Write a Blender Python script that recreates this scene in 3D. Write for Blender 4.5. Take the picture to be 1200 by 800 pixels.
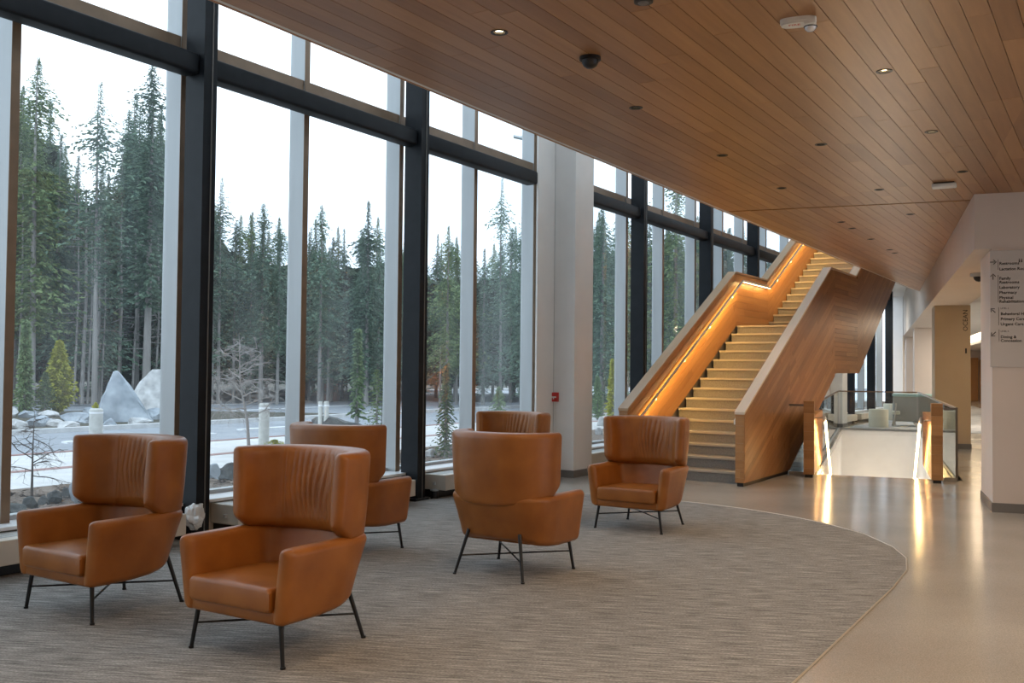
import bpy, bmesh, math, random
from mathutils import Vector, Matrix, noise
random.seed(7)
for o in list(bpy.data.objects): bpy.data.objects.remove(o)
SC = bpy.context.scene
COL = SC.collection
PI = math.pi
# ---------------------------------------------------------------- camera
PITCH, ROLL, AZ = .0287, .0098, .5599
FPX, EYE = 1138.7, 1.5
fw = Vector((0, math.cos(PITCH), math.sin(PITCH))); u0 = Vector((0, -math.sin(PITCH), math.cos(PITCH))); x0 = Vector((1, 0, 0))
cx = math.cos(ROLL)*x0 + math.sin(ROLL)*u0
cy = -math.sin(ROLL)*x0 + math.cos(ROLL)*u0
cam = bpy.data.cameras.new('camera'); cam.sensor_width = 36; cam.lens = FPX*36/1200; cam.clip_end = 500
camo = bpy.data.objects.new('camera', cam); COL.objects.link(camo)
camo.matrix_world = Matrix(((cx.x, cy.x, -fw.x, 0), (cx.y, cy.y, -fw.y, 0), (cx.z, cy.z, -fw.z, EYE), (0, 0, 0, 1)))
SC.camera = camo
# ---------------------------------------------------------------- sky, exposure
SC.view_settings.view_transform = 'Standard'; SC.view_settings.look = 'None'
SC.view_settings.gamma = 1; SC.view_settings.use_curve_mapping = False
SC.view_settings.exposure = 0.9
SKY = 1.35
wd = bpy.data.worlds.new('overcast_sky'); SC.world = wd; wd.use_nodes = True
nt = wd.node_tree; bg = nt.nodes['Background']
tc = nt.nodes.new('ShaderNodeTexCoord'); sx = nt.nodes.new('ShaderNodeSeparateXYZ')
nz = nt.nodes.new('ShaderNodeTexNoise'); nz.inputs['Scale'].default_value = 2.2; nz.inputs['Detail'].default_value = 4
rp = nt.nodes.new('ShaderNodeValToRGB')
rp.color_ramp.elements[0].position = 0.3; rp.color_ramp.elements[0].color = (.64, .80, 1.0, 1)
rp.color_ramp.elements[1].position = 0.7; rp.color_ramp.elements[1].color = (.82, .92, 1, 1)
nt.links.new(tc.outputs['Generated'], nz.inputs['Vector']); nt.links.new(nz.outputs['Fac'], rp.inputs['Fac'])
nt.links.new(rp.outputs['Color'], bg.inputs['Color']); bg.inputs['Strength'].default_value = SKY
DOWN_W, WARM = 20, (1, .74, .48)       # recessed downlights: watts and colour
LED_W, LEDC = 4.2, (1, .61, .19)       # handrail strips: watts per metre and colour
FILLS = [((3.0, .6), 40), ((6.5, 2.4), 40), ((-1.5, 1.5), 40)]
# ---------------------------------------------------------------- frames
wS = Vector((math.sin(AZ), math.cos(AZ), 0)); wT = Vector((math.cos(AZ), -math.sin(AZ), 0))
GA = math.radians(20.4)
gA = Vector((math.sin(GA), math.cos(GA), 0)); gB = Vector((math.cos(GA), -math.sin(GA), 0))
Z = Vector((0, 0, 1))
def st(s, t, z=0): return wS*s + wT*t + Z*z            # along the window wall, into the room
def ab(a, b, z=0): return gA*a + gB*b + Z*z            # along the corridor grid
def xy(x, y, z=0): return Vector((x, y, z))
CAMP = Vector((0, 0, EYE))
def ray(x, y): return fw*FPX + cx*(x-600) - cy*(y-400)
def pz(x, y, z):                                       # photo pixel -> point at height z
    r = ray(x, y); return CAMP + r*((z-EYE)/r.z)
def pd(x, y, d):                                       # photo pixel -> point at ground distance d
    r = ray(x, y); return CAMP + r*(d/math.hypot(r.x, r.y))
# ---------------------------------------------------------------- materials
MATS = {}
def mat(name, col, rough=.5, metal=0, emit=None, es=0, spec=.5):
    m = bpy.data.materials.new(name); m.use_nodes = True; b = m.node_tree.nodes['Principled BSDF']
    b.inputs['Base Color'].default_value = (*col, 1); b.inputs['Roughness'].default_value = rough
    b.inputs['Metallic'].default_value = metal; b.inputs['Specular IOR Level'].default_value = spec
    if emit: b.inputs['Emission Color'].default_value = (*emit, 1); b.inputs['Emission Strength'].default_value = es
    MATS[name] = m; return m
def N(m, kind, **kw):
    n = m.node_tree.nodes.new('ShaderNode'+kind)
    for k, v in kw.items():
        if k in n.inputs: n.inputs[k].default_value = v
        else: setattr(n, k, v)
    return n
def L(m, a, b): m.node_tree.links.new(a, b)
def ramp(m, stops):
    r = N(m, 'ValToRGB'); e = r.color_ramp.elements
    while len(e) < len(stops): e.new(.5)
    for q, (p, c) in zip(e, stops): q.position = p; q.color = (*c, 1)
    return r
def noisy(name, c1, c2, scale=8, rough=.6, bump=0, detail=4, stretch=(1, 1, 1), metal=0, bs=None, rvar=0, coord='Object', spec=.5, lo=.3, hi=.7):
    m = mat(name, c1, rough, metal, spec=spec); b = m.node_tree.nodes['Principled BSDF']
    t = N(m, 'TexCoord'); mp = N(m, 'Mapping', Scale=stretch); n = N(m, 'TexNoise', Scale=scale, Detail=detail)
    L(m, t.outputs[coord], mp.inputs[0]); L(m, mp.outputs[0], n.inputs['Vector'])
    r = ramp(m, [(lo, c1), (hi, c2)]); L(m, n.outputs['Fac'], r.inputs['Fac']); L(m, r.outputs['Color'], b.inputs['Base Color'])
    if bump:
        n2 = N(m, 'TexNoise', Scale=bs or scale*4, Detail=3); L(m, mp.outputs[0], n2.inputs['Vector'])
        bp = N(m, 'Bump', Strength=bump, Distance=.01); L(m, n2.outputs['Fac'], bp.inputs['Height']); L(m, bp.outputs[0], b.inputs['Normal'])
    if rvar:
        mr = N(m, 'MapRange'); mr.inputs['To Min'].default_value = rough-rvar; mr.inputs['To Max'].default_value = rough+rvar
        L(m, n.outputs['Fac'], mr.inputs['Value']); L(m, mr.outputs[0], b.inputs['Roughness'])
    return m
def wood(name, cA, cB, cC, rough=.42, tint=.5):
    # cA dark .. cC light; each board gets its own shade and grain offset; grain runs along u
    m = mat(name, cB, rough); b = m.node_tree.nodes['Principled BSDF']
    uv = N(m, 'UVMap'); oi = N(m, 'ObjectInfo'); at = N(m, 'Attribute', attribute_name='tint')
    add = N(m, 'Math', operation='ADD'); fr = N(m, 'Math', operation='FRACT')
    L(m, oi.outputs['Random'], add.inputs[0]); L(m, at.outputs['Fac'], add.inputs[1]); L(m, add.outputs[0], fr.inputs[0])
    mul = N(m, 'Math', operation='MULTIPLY'); mul.inputs[1].default_value = 97; L(m, fr.outputs[0], mul.inputs[0])
    cmb = N(m, 'CombineXYZ'); L(m, mul.outputs[0], cmb.inputs['Z'])
    va = N(m, 'VectorMath', operation='ADD'); L(m, uv.outputs[0], va.inputs[0]); L(m, cmb.outputs[0], va.inputs[1])
    mp = N(m, 'Mapping', Scale=(1.3, 22, 1)); L(m, va.outputs[0], mp.inputs[0])
    n = N(m, 'TexNoise', Scale=1.0, Detail=5, Roughness=.6); L(m, mp.outputs[0], n.inputs['Vector'])
    mp2 = N(m, 'Mapping', Scale=(.7, 4, 1)); L(m, va.outputs[0], mp2.inputs[0])
    n2 = N(m, 'TexNoise', Scale=1.0, Detail=3); L(m, mp2.outputs[0], n2.inputs['Vector'])
    mx = N(m, 'MapRange'); mx.inputs['From Min'].default_value = 0; mx.inputs['From Max'].default_value = 1
    mx.inputs['To Min'].default_value = -tint/2; mx.inputs['To Max'].default_value = tint/2; L(m, fr.outputs[0], mx.inputs['Value'])
    a2 = N(m, 'Math', operation='MULTIPLY_ADD'); a2.inputs[1].default_value = .55; L(m, n.outputs['Fac'], a2.inputs[0]); L(m, mx.outputs[0], a2.inputs[2])
    a3 = N(m, 'Math', operation='MULTIPLY_ADD'); a3.inputs[1].default_value = .45; L(m, n2.outputs['Fac'], a3.inputs[0]); L(m, a2.outputs[0], a3.inputs[2])
    r = ramp(m, [(.15, cA), (.5, cB), (.85, cC)]); L(m, a3.outputs[0], r.inputs['Fac']); L(m, r.outputs['Color'], b.inputs['Base Color'])
    bp = N(m, 'Bump', Strength=.12, Distance=.004); L(m, n.outputs['Fac'], bp.inputs['Height']); L(m, bp.outputs[0], b.inputs['Normal'])
    return m
M_ceil = wood('ceiling_wood', (.23, .10, .033), (.345, .165, .058), (.46, .24, .094), .36, .36)
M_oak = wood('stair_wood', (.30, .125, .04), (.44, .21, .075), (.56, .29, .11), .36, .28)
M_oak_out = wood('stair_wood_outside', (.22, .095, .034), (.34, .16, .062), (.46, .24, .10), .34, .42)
M_cap = wood('bright_lit_cap_wood', (.66, .49, .35), (.74, .58, .43), (.82, .67, .51), .4, .2)  # right cap: the brighter light on it is put into the colour
M_cap2 = wood('warm_lit_cap_wood', (.44, .27, .14), (.52, .34, .19), (.60, .41, .25), .4, .2)  # left cap: same wood, its dimmer warm light put into the colour
M_post = wood('post_wood', (.30, .14, .05), (.43, .22, .085), (.54, .29, .12), .45, .5)
M_door = wood('door_wood', (.35, .15, .04), (.5, .24, .08), (.6, .3, .1), .4, .4)
M_white = noisy('white_paint', (.74, .73, .71), (.78, .77, .75), 3, .6)
M_wall = noisy('warm_white_wall', (.64, .56, .50), (.67, .585, .525), 2, .65)
M_beige = noisy('beige_wall', (.50, .38, .25), (.53, .41, .28), 2, .7)
M_base = mat('grey_base', (.17, .16, .15), .5)
M_dark = noisy('charcoal_steel', (.007, .009, .012), (.011, .014, .018), 6, .5, spec=.22)
M_black = mat('black_metal', (.006, .006, .007), .4)
M_void = mat('dark_gap', (.02, .012, .008), .9)
M_alu = noisy('anodised_aluminium', (.40, .42, .43), (.45, .47, .48), 5, .42, stretch=(1, 1, .1), metal=.35)
M_tan = noisy('warm_lit_aluminium', (.20, .135, .085), (.25, .17, .11), 6, .45, metal=.2)  # warm room light on grey aluminium, put into a brown colour
M_sill = mat('white_sill', (.86, .88, .90), .3)
M_heater = noisy('beige_heater_enamel', (.60, .55, .47), (.63, .58, .50), 4, .4)
M_steel = mat('brushed_steel', (.55, .52, .48), .3, .9)
M_step = noisy('stair_stone', (.19, .17, .15), (.26, .235, .205), 60, .5, bump=.1)
M_nose = mat('step_nosing', (.44, .38, .30), .5)
M_red = mat('red_plastic', (.5, .02, .015), .35)
M_whitep = mat('white_plastic', (.75, .74, .70), .4)
M_grayp = mat('grey_plastic', (.42, .42, .41), .4)
M_text = mat('dark_lettering', (.02, .017, .015), .6)
M_redtext = mat('red_lettering', (.55, .03, .02), .5)
M_bag = mat('clear_plastic_bag', (.75, .75, .74), .25)
M_led = mat('led_strip', (1, .9, .7), .5, emit=(1, .74, .38), es=9)
M_lamp = mat('lamp_lens', (1, .9, .7), .5, emit=(1, .75, .42), es=14)
M_cove = mat('cove_light', (1, .9, .7), .5, emit=(1, .74, .42), es=3.0)
M_grey = mat('grey_upholstery', (.36, .36, .34), .8)
M_teal = mat('pale_teal_upholstery', (.45, .62, .60), .8)
M_cream = mat('cream_laminate', (.72, .70, .58), .5)
# polished concrete
M_floor = noisy('polished_concrete', (.385, .355, .315), (.475, .445, .40), .7, .17, rvar=.07, detail=8, spec=.6)
_b = M_floor.node_tree.nodes['Principled BSDF']
_s = N(M_floor, 'TexNoise', Scale=140, Detail=2); _t = N(M_floor, 'TexCoord'); L(M_floor, _t.outputs['Object'], _s.inputs['Vector'])
_r = ramp(M_floor, [(.35, (.82, .82, .82)), (.65, (1.12, 1.12, 1.12))]); L(M_floor, _s.outputs['Fac'], _r.inputs['Fac'])
_m = N(M_floor, 'Mix', data_type='RGBA', blend_type='MULTIPLY'); _m.inputs['Factor'].default_value = 1
_src = _b.inputs['Base Color'].links[0].from_socket
L(M_floor, _src, _m.inputs[6]); L(M_floor, _r.outputs['Color'], _m.inputs[7]); L(M_floor, _m.outputs[2], _b.inputs['Base Color'])
# carpet: loop pile in broken streaks across the room
M_carpet = mat('striated_carpet', (.2, .18, .16), .95, spec=.15)
def carpet_nodes(m):
    b = m.node_tree.nodes['Principled BSDF']; t = N(m, 'TexCoord')
    mp = N(m, 'Mapping', Scale=(1, 1, 1)); mp.inputs['Rotation'].default_value = (0, 0, math.radians(8))
    L(m, t.outputs['Object'], mp.inputs[0])
    m1 = N(m, 'Mapping', Scale=(4.2, 62, 1)); L(m, mp.outputs[0], m1.inputs[0])
    n1 = N(m, 'TexNoise', Scale=1, Detail=3, Roughness=.7); L(m, m1.outputs[0], n1.inputs['Vector'])
    m2 = N(m, 'Mapping', Scale=(70, 160, 1)); L(m, mp.outputs[0], m2.inputs[0])
    n2 = N(m, 'TexNoise', Scale=1, Detail=1); L(m, m2.outputs[0], n2.inputs['Vector'])
    ad = N(m, 'Math', operation='MULTIPLY_ADD'); ad.inputs[1].default_value = .45; L(m, n2.outputs['Fac'], ad.inputs[0]); L(m, n1.outputs['Fac'], ad.inputs[2])
    r = ramp(m, [(.50, (.108, .102, .097)), (.72, (.245, .233, .218)), (.92, (.46, .435, .405))]); L(m, ad.outputs[0], r.inputs['Fac']); L(m, r.outputs['Color'], b.inputs['Base Color'])
    bp = N(m, 'Bump', Strength=.35, Distance=.006); L(m, ad.outputs[0], bp.inputs['Height']); L(m, bp.outputs[0], b.inputs['Normal'])
carpet_nodes(M_carpet)
# leather
def leather():
    m = mat('tan_leather', (.36, .125, .026), .36, spec=.45); b = m.node_tree.nodes['Principled BSDF']; t = N(m, 'TexCoord')
    n = N(m, 'TexNoise', Scale=5, Detail=5); L(m, t.outputs['Object'], n.inputs['Vector'])
    r = ramp(m, [(.3, (.24, .078, .013)), (.7, (.345, .122, .023))]); L(m, n.outputs['Fac'], r.inputs['Fac']); L(m, r.outputs['Color'], b.inputs['Base Color'])
    v = N(m, 'TexVoronoi', Scale=420); L(m, t.outputs['Object'], v.inputs['Vector'])
    n3 = N(m, 'TexNoise', Scale=9, Detail=3); L(m, t.outputs['Object'], n3.inputs['Vector'])
    a = N(m, 'Math', operation='MULTIPLY_ADD'); a.inputs[1].default_value = 4; L(m, n3.outputs['Fac'], a.inputs[0]); L(m, v.outputs['Distance'], a.inputs[2])
    bp = N(m, 'Bump', Strength=.25, Distance=.0015); L(m, a.outputs[0], bp.inputs['Height']); L(m, bp.outputs[0], b.inputs['Normal'])
    return m
M_leather = leather()
# window glass: clear pane with a mirror coat
def glass(name, tint, ior=1.5, haze=0):
    m = bpy.data.materials.new(name); m.use_nodes = True; m.node_tree.nodes.clear()
    o = N(m, 'OutputMaterial'); mx = N(m, 'MixShader'); tr = N(m, 'BsdfTransparent', Color=(*tint, 1)); g = N(m, 'BsdfGlossy', Roughness=.0)
    f = N(m, 'Fresnel', IOR=ior); ge = N(m, 'NewGeometry'); mr = N(m, 'MapRange')   # same coat on both faces of the pane
    mr.inputs['To Min'].default_value = ior; mr.inputs['To Max'].default_value = 1/ior
    L(m, ge.outputs['Backfacing'], mr.inputs['Value']); L(m, mr.outputs[0], f.inputs['IOR'])
    L(m, f.outputs[0], mx.inputs[0]); L(m, tr.outputs[0], mx.inputs[1]); L(m, g.outputs[0], mx.inputs[2]); 
    if haze:                                            # veiling haze over the view, put in as uneven pale translucence
        t = N(m, 'TexCoord'); mp = N(m, 'Mapping', Scale=(1.2, 1.2, .25)); n = N(m, 'TexNoise', Scale=1.6, Detail=6, Roughness=.65); r = N(m, 'MapRange')
        r.inputs['From Min'].default_value = .35; r.inputs['From Max'].default_value = .75; r.inputs['To Min'].default_value = haze*.3; r.inputs['To Max'].default_value = haze*2
        L(m, t.outputs['Object'], mp.inputs[0]); L(m, mp.outputs[0], n.inputs['Vector']); L(m, n.outputs['Fac'], r.inputs['Value'])
        tl = N(m, 'BsdfTranslucent', Color=(.85, .9, .95, 1)); m2 = N(m, 'MixShader'); L(m, r.outputs[0], m2.inputs[0]); L(m, mx.outputs[0], m2.inputs[1]); L(m, tl.outputs[0], m2.inputs[2]); L(m, m2.outputs[0], o.inputs[0])
    else: L(m, mx.outputs[0], o.inputs[0])
    return m
M_glass = glass('window_glass', (.965, .985, .985), haze=.022)
M_glass2 = glass('guard_glass', (.96, .985, .98))
# outdoors
M_mulch = noisy('bark_mulch', (.10, .065, .045), (.22, .17, .13), 30, .9, bump=.6)
M_path = noisy('pale_concrete_path', (.50, .49, .48), (.60, .59, .58), 3, .8)
M_road = noisy('damp_asphalt', (.22, .24, .27), (.30, .32, .35), 1.2, .55, stretch=(1, 1, 1))
M_kerb = noisy('kerb_concrete', (.48, .48, .48), (.6, .6, .6), 5, .8)
M_redk = mat('red_kerb_paint', (.30, .17, .15), .7)
M_line = mat('road_marking', (.75, .76, .78), .6)
M_bank = noisy('forest_floor', (.035, .035, .02), (.07, .06, .04), 3, .95, bump=.5)
M_rock = noisy('blue_grey_rock', (.17, .20, .23), (.42, .46, .50), 2.2, .8, bump=.7, bs=9, detail=8)
M_rock2 = noisy('pale_rock', (.28, .28, .28), (.62, .62, .62), 3, .85, bump=.7, bs=10, detail=8)
M_rockd = noisy('dark_rock', (.02, .022, .022), (.10, .105, .10), 5, .8, bump=.6, bs=16, detail=8)
M_bark = noisy('conifer_bark', (.16, .15, .14), (.34, .32, .30), 5, .95, stretch=(3, 3, .5), bump=.4)
M_twig = mat('bare_twig', (.27, .25, .235), .9)
M_twigd = mat('dark_twig', (.07, .055, .045), .9)
M_bollard = noisy('weathered_bollard', (.42, .42, .39), (.56, .56, .53), 9, .8)
def leafm(name, c1, c2):
    m = mat(name, c1, .75, spec=.2); b = m.node_tree.nodes['Principled BSDF']
    g = N(m, 'NewGeometry'); r = ramp(m, [(0, c1), (1, c2)]); L(m, g.outputs['Random Per Island'], r.inputs['Fac'])
    oi = N(m, 'ObjectInfo'); hs = N(m, 'HueSaturation'); mr = N(m, 'MapRange'); mr.inputs['To Min'].default_value = .7; mr.inputs['To Max'].default_value = 1.3
    L(m, oi.outputs['Random'], mr.inputs['Value']); L(m, mr.outputs[0], hs.inputs['Value']); L(m, r.outputs['Color'], hs.inputs['Color']); L(m, hs.outputs[0], b.inputs['Base Color'])
    b.inputs['Subsurface Weight'].default_value = 0
    return m
M_fir = leafm('fir_needles', (.06, .115, .085), (.17, .25, .165))
M_fir2 = leafm('cedar_needles', (.075, .13, .06), (.22, .28, .12))
M_yel = leafm('yellow_cypress_needles', (.30, .32, .03), (.62, .60, .10))
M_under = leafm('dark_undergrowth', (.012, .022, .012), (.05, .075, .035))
M_lgr = leafm('soft_green_needles', (.10, .17, .08), (.26, .34, .16))
# ---------------------------------------------------------------- mesh helpers
def link(o): COL.objects.link(o); return o
def mesh_obj(name, verts, faces, m, parent=None, origin=None, smooth=False, uvs=None, tints=None):
    """verts are world points; origin (world) becomes the object's origin; one object"""
    me = bpy.data.meshes.new(name)
    if parent is not None:
        inv = PINV[parent.name]; o_ = Vector((0, 0, 0)); vs = [inv @ Vector(v) for v in verts]
    else:
        if origin is None:
            n = len(verts); mnz = min(v[2] for v in verts); origin = Vector((sum(v[0] for v in verts)/n, sum(v[1] for v in verts)/n, mnz))
        o_ = Vector(origin); vs = [Vector(v)-o_ for v in verts]
    me.from_pydata(vs, [], faces); me.materials.append(m)
    if smooth: me.polygons.foreach_set('use_smooth', [True]*len(me.polygons))
    if uvs:
        l = me.uv_layers.new(name='UVMap'); l.data.foreach_set('uv', [c for f in me.polygons for vi in f.vertices for c in uvs[vi]])
    if tints:
        a = me.attributes.new('tint', 'FLOAT', 'POINT'); a.data.foreach_set('value', tints)
    me.update()
    o = bpy.data.objects.new(name, me); link(o)
    if parent is not None:
        o.parent = parent
    else: o.location = o_
    PM[o.name] = (PM[parent.name] if parent is not None else Matrix.Translation(o_)); PINV[o.name] = PM[o.name].inverted()
    return o
PM, PINV = {}, {}
def tag(o, label=None, cat=None, group=None, kind=None):
    if label: o['label'] = label
    if cat: o['category'] = cat
    if group: o['group'] = group
    if kind: o['kind'] = kind
    return o
def thing(name, loc, rz=0, label=None, cat=None, group=None, kind=None):
    o = bpy.data.objects.new(name, None); link(o); o.empty_display_size = .1
    o.location = loc; o.rotation_euler = (0, 0, rz)
    PM[o.name] = Matrix.Translation(Vector(loc)) @ Matrix.Rotation(rz, 4, 'Z'); PINV[o.name] = PM[o.name].inverted()
    return tag(o, label, cat, group, kind)
BOXF = [(0, 3, 2, 1), (4, 5, 6, 7), (0, 1, 5, 4), (1, 2, 6, 5), (2, 3, 7, 6), (3, 0, 4, 7)]
class MB:
    def __init__(s): s.v = []; s.f = []
    def add(s, vs, fs):
        n = len(s.v); s.v += [Vector(v) for v in vs]; s.f += [tuple(i+n for i in f) for f in fs]; return s
    def box(s, F, a0, a1, b0, b1, c0, c1):
        a0, a1 = min(a0, a1), max(a0, a1); b0, b1 = min(b0, b1), max(b0, b1); c0, c1 = min(c0, c1), max(c0, c1)
        p = [F(a0, b0, c0), F(a1, b0, c0), F(a1, b1, c0), F(a0, b1, c0), F(a0, b0, c1), F(a1, b0, c1), F(a1, b1, c1), F(a0, b1, c1)]
        fl = (p[1]-p[0]).cross(p[3]-p[0]).dot(p[4]-p[0]) < 0
        return s.add(p, [f[::-1] for f in BOXF] if fl else BOXF)
    def bbox(s, F, a0, a1, b0, b1, c0, c1, r=.01, n=3):      # box with rounded long edges on every side
        bm = bmesh.new(); bmesh.ops.create_cube(bm, size=1)
        for v in bm.verts: v.co = Vector(((a0+a1)/2+v.co.x*(a1-a0), (b0+b1)/2+v.co.y*(b1-b0), (c0+c1)/2+v.co.z*(c1-c0)))
        bmesh.ops.bevel(bm, geom=bm.edges[:], offset=r, segments=n, affect='EDGES', profile=.5)
        s.add([F(*v.co) for v in bm.verts], [tuple(v.index for v in f.verts) for f in bm.faces]); bm.free(); return s
    def tube(s, pts, r, n=8, r2=None, cap=True):
        pts = [Vector(p) for p in pts]; base = len(s.v); m = len(pts); up = None
        for i, p in enumerate(pts):
            d = (pts[min(i+1, m-1)]-pts[max(i-1, 0)]).normalized()
            if up is None or abs(up.dot(d)) > .99: up = Vector((0, 0, 1)) if abs(d.z) < .9 else Vector((1, 0, 0))
            x = d.cross(up).normalized(); y = x.cross(d).normalized(); up = y
            rr = r[i] if isinstance(r, (list, tuple)) else (r if r2 is None else r+(r2-r)*i/(m-1))
            for k in range(n): s.v.append(p + x*math.cos(2*PI*k/n)*rr + y*math.sin(2*PI*k/n)*rr)
        for i in range(m-1):
            for k in range(n):
                a = base+i*n+k; b = base+i*n+(k+1) % n; s.f.append((a, a+n, b+n, b))
        if cap: s.f.append(tuple(base+k for k in range(n))); s.f.append(tuple(base+(m-1)*n+k for k in reversed(range(n))))
        return s
    def prism(s, poly, F, d0, d1):                        # poly in (u,v), extruded d0..d1
        n = len(poly); p = [F(u, v, d0) for u, v in poly]+[F(u, v, d1) for u, v in poly]
        fs = [tuple(range(n)), tuple(range(2*n-1, n-1, -1))]+[(i, i+n, (i+1) % n+n, (i+1) % n) for i in range(n)]
        c0 = sum(p[:n], Vector())/n; c1 = sum(p[n:], Vector())/n
        nn = (p[1]-p[0]).cross(p[2]-p[1])
        ar = Vector()
        for i in range(n): ar += (p[i]-c0).cross(p[(i+1) % n]-c0)
        if ar.dot(c1-c0) > 0: fs = [f[::-1] for f in fs]
        return s.add(p, fs)
    def disc_stack(s, c, prof, n=24, ax=None):            # lathe about vertical axis: prof [(r,z)]
        base = len(s.v)
        for r, z in prof:
            for k in range(n): s.v.append(Vector(c)+Vector((math.cos(2*PI*k/n)*r, math.sin(2*PI*k/n)*r, z)))
        for i in range(len(prof)-1):
            for k in range(n):
                a = base+i*n+k; b = base+i*n+(k+1) % n; s.f.append((a, b, b+n, a+n))
        s.f.append(tuple(base+k for k in reversed(range(n)))); s.f.append(tuple(base+(len(prof)-1)*n+k for k in range(n)))
        return s
    def obj(s, name, m, parent=None, smooth=False, origin=None): return mesh_obj(name, s.v, s.f, m, parent, origin, smooth)
def autosmooth(o, ang=40):
    me = o.data
    me.polygons.foreach_set('use_smooth', [True]*len(me.polygons))
    try: me.set_sharp_from_angle(angle=math.radians(ang))
    except Exception: pass
    return o
def clip(poly, n, c):                                      # keep n.p <= c
    out = []
    for i in range(len(poly)):
        p, q = poly[i], poly[(i+1) % len(poly)]; a = n[0]*p[0]+n[1]*p[1]-c; b = n[0]*q[0]+n[1]*q[1]-c
        if a <= 0: out.append(p)
        if (a < 0 < b) or (b < 0 < a): k = a/(a-b); out.append((p[0]+(q[0]-p[0])*k, p[1]+(q[1]-p[1])*k))
    return out
def area(p): return abs(sum(p[i][0]*p[(i+1) % len(p)][1]-p[(i+1) % len(p)][0]*p[i][1] for i in range(len(p))))/2
def board_cells(poly, ang, width, lens, gap, rng, off=0):
    """cut a convex polygon into staggered boards running at ang; yields polygons"""
    d = (math.cos(ang), math.sin(ang)); n = (-d[1], d[0])
    vv = [p[0]*n[0]+p[1]*n[1] for p in poly]; uu = [p[0]*d[0]+p[1]*d[1] for p in poly]
    k = math.floor((min(vv)-off)/width)
    while off+k*width < max(vv):
        lo, hi = off+k*width+gap/2, off+(k+1)*width-gap/2
        s_ = clip(clip(poly, n, hi), (-n[0], -n[1]), -lo)
        if len(s_) > 2:
            u = min(uu)-rng.random()*lens[1]
            while u < max(uu):
                l_ = rng.uniform(*lens); c = clip(clip(s_, d, u+l_-gap/2), (-d[0], -d[1]), -(u+gap/2))
                if len(c) > 2 and area(c) > .0015: yield c, d, n
                u += l_
        k += 1
def boards(poly, ang, width, lens, gap, F, d0, d1, m, parent, rng, name='board', off=0, stuff=False, holes=()):
    allv, allf, allu, allt = [], [], [], []; cnt = 0
    for c, d, n in board_cells(poly, ang, width, lens, gap, rng, off):
        cells = [c]
        for hu, hv, hr in holes:
            new = []
            for q in cells:
                if min(x[0] for x in q) > hu+hr or max(x[0] for x in q) < hu-hr or min(x[1] for x in q) > hv+hr or max(x[1] for x in q) < hv-hr: new.append(q); continue
                left = clip(q, (1, 0), hu-hr); right = clip(q, (-1, 0), -(hu+hr)); mid = clip(clip(q, (1, 0), hu+hr), (-1, 0), -(hu-hr))
                new += [left, right, clip(mid, (0, 1), hv-hr), clip(mid, (0, -1), -(hv+hr))]
            cells = [q for q in new if len(q) > 2 and area(q) > 1e-5]
        mb = MB(); uv = []
        for q in cells:
            mb.prism(q, F, d0, d1); w = [(p[0]*d[0]+p[1]*d[1], p[0]*n[0]+p[1]*n[1]) for p in q]; uv += w+w
        if not mb.v: continue
        if stuff:
            b = len(allv); allv += mb.v; allf += [tuple(i+b for i in f) for f in mb.f]; allu += uv; allt += [rng.random()]*len(mb.v)
        else:
            mesh_obj(name, mb.v, mb.f, m, parent, uvs=uv); cnt += 1
    if stuff and allv:
        o = mesh_obj(name, allv, allf, m, parent, uvs=allu, tints=allt); o['kind'] = 'stuff'
    return cnt
def copy_tree(root, loc, rz, scale=None, **kw):
    r = root.copy(); link(r); r.location = loc; r.rotation_euler = (0, 0, rz)
    if scale is not None: r.scale = scale
    for ch in root.children:
        c = ch.copy(); link(c); c.parent = r
        for g in ch.children: d = g.copy(); link(d); d.parent = c
    return tag(r, **kw)
# ================================================================ SETTING
HC = 3.49
rng = random.Random(3)
# floor slab with the stairwell hole, in the corridor grid
outer = [(-6, -7.3), (38.6, -7.3), (70, -13), (70, 2), (-6, 6)]
outer_xy = [tuple(st(s, t).xy) for s, t in [(-6, -7.3), (38.4, -7.3)]]+[tuple(ab(64, .8).xy), tuple(ab(64, 6.2).xy), tuple(ab(8, 6.2).xy), tuple(st(-6, 6).xy)]
gAx, gBx = tuple(gA.xy), tuple(gB.xy)
HA0, HA1, HB0, HB1 = 15.05, 27.1, -.78, 1.06
def sub(poly, conds):
    for n, c in conds: poly = clip(poly, n, c)
    return poly
neg = lambda v: (-v[0], -v[1])
fl = MB(); FW = lambda u, v, d: Vector((u, v, d))
for conds in ([(gAx, HA0)], [(neg(gAx), -HA1)], [(neg(gAx), -HA0), (gAx, HA1), (gBx, HB0)], [(neg(gAx), -HA0), (gAx, HA1), (neg(gBx), -HB1)]):
    fl.prism(sub(outer_xy, conds), FW, -.12, 0)
tag(fl.obj('floor', M_floor), kind='structure')
# carpet
cp = [(-5.9, -6.72), (-5.9, -1.35), (2, -1.35), (5, -1.35), (7.2, -1.36), (7.9, -1.39), (8.4, -1.48), (8.87, -1.67), (9.43, -2.03), (9.85, -2.48), (10.15, -2.95), (10.38, -3.48), (10.52, -4.04), (10.57, -4.8), (10.5, -5.5), (10.2, -6.2), (9.9, -6.72)]
o = MB().prism(cp, lambda u, v, d: st(u, v, d), 0, .006).obj('carpet', M_carpet, origin=st(4, -4, 0))
tag(o, 'grey-brown streaked carpet with a curved edge on the concrete floor', 'carpet')
o.rotation_euler = (0, 0, 0)
edge = MB()
ep = [st(s, t, .004) for s, t in cp[1:]]
edge.tube(ep, .007, 4)
tag(edge.obj('carpet_edge_strip', mat('edge_strip_metal', (.55, .5, .42), .4, .3), o))
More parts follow.
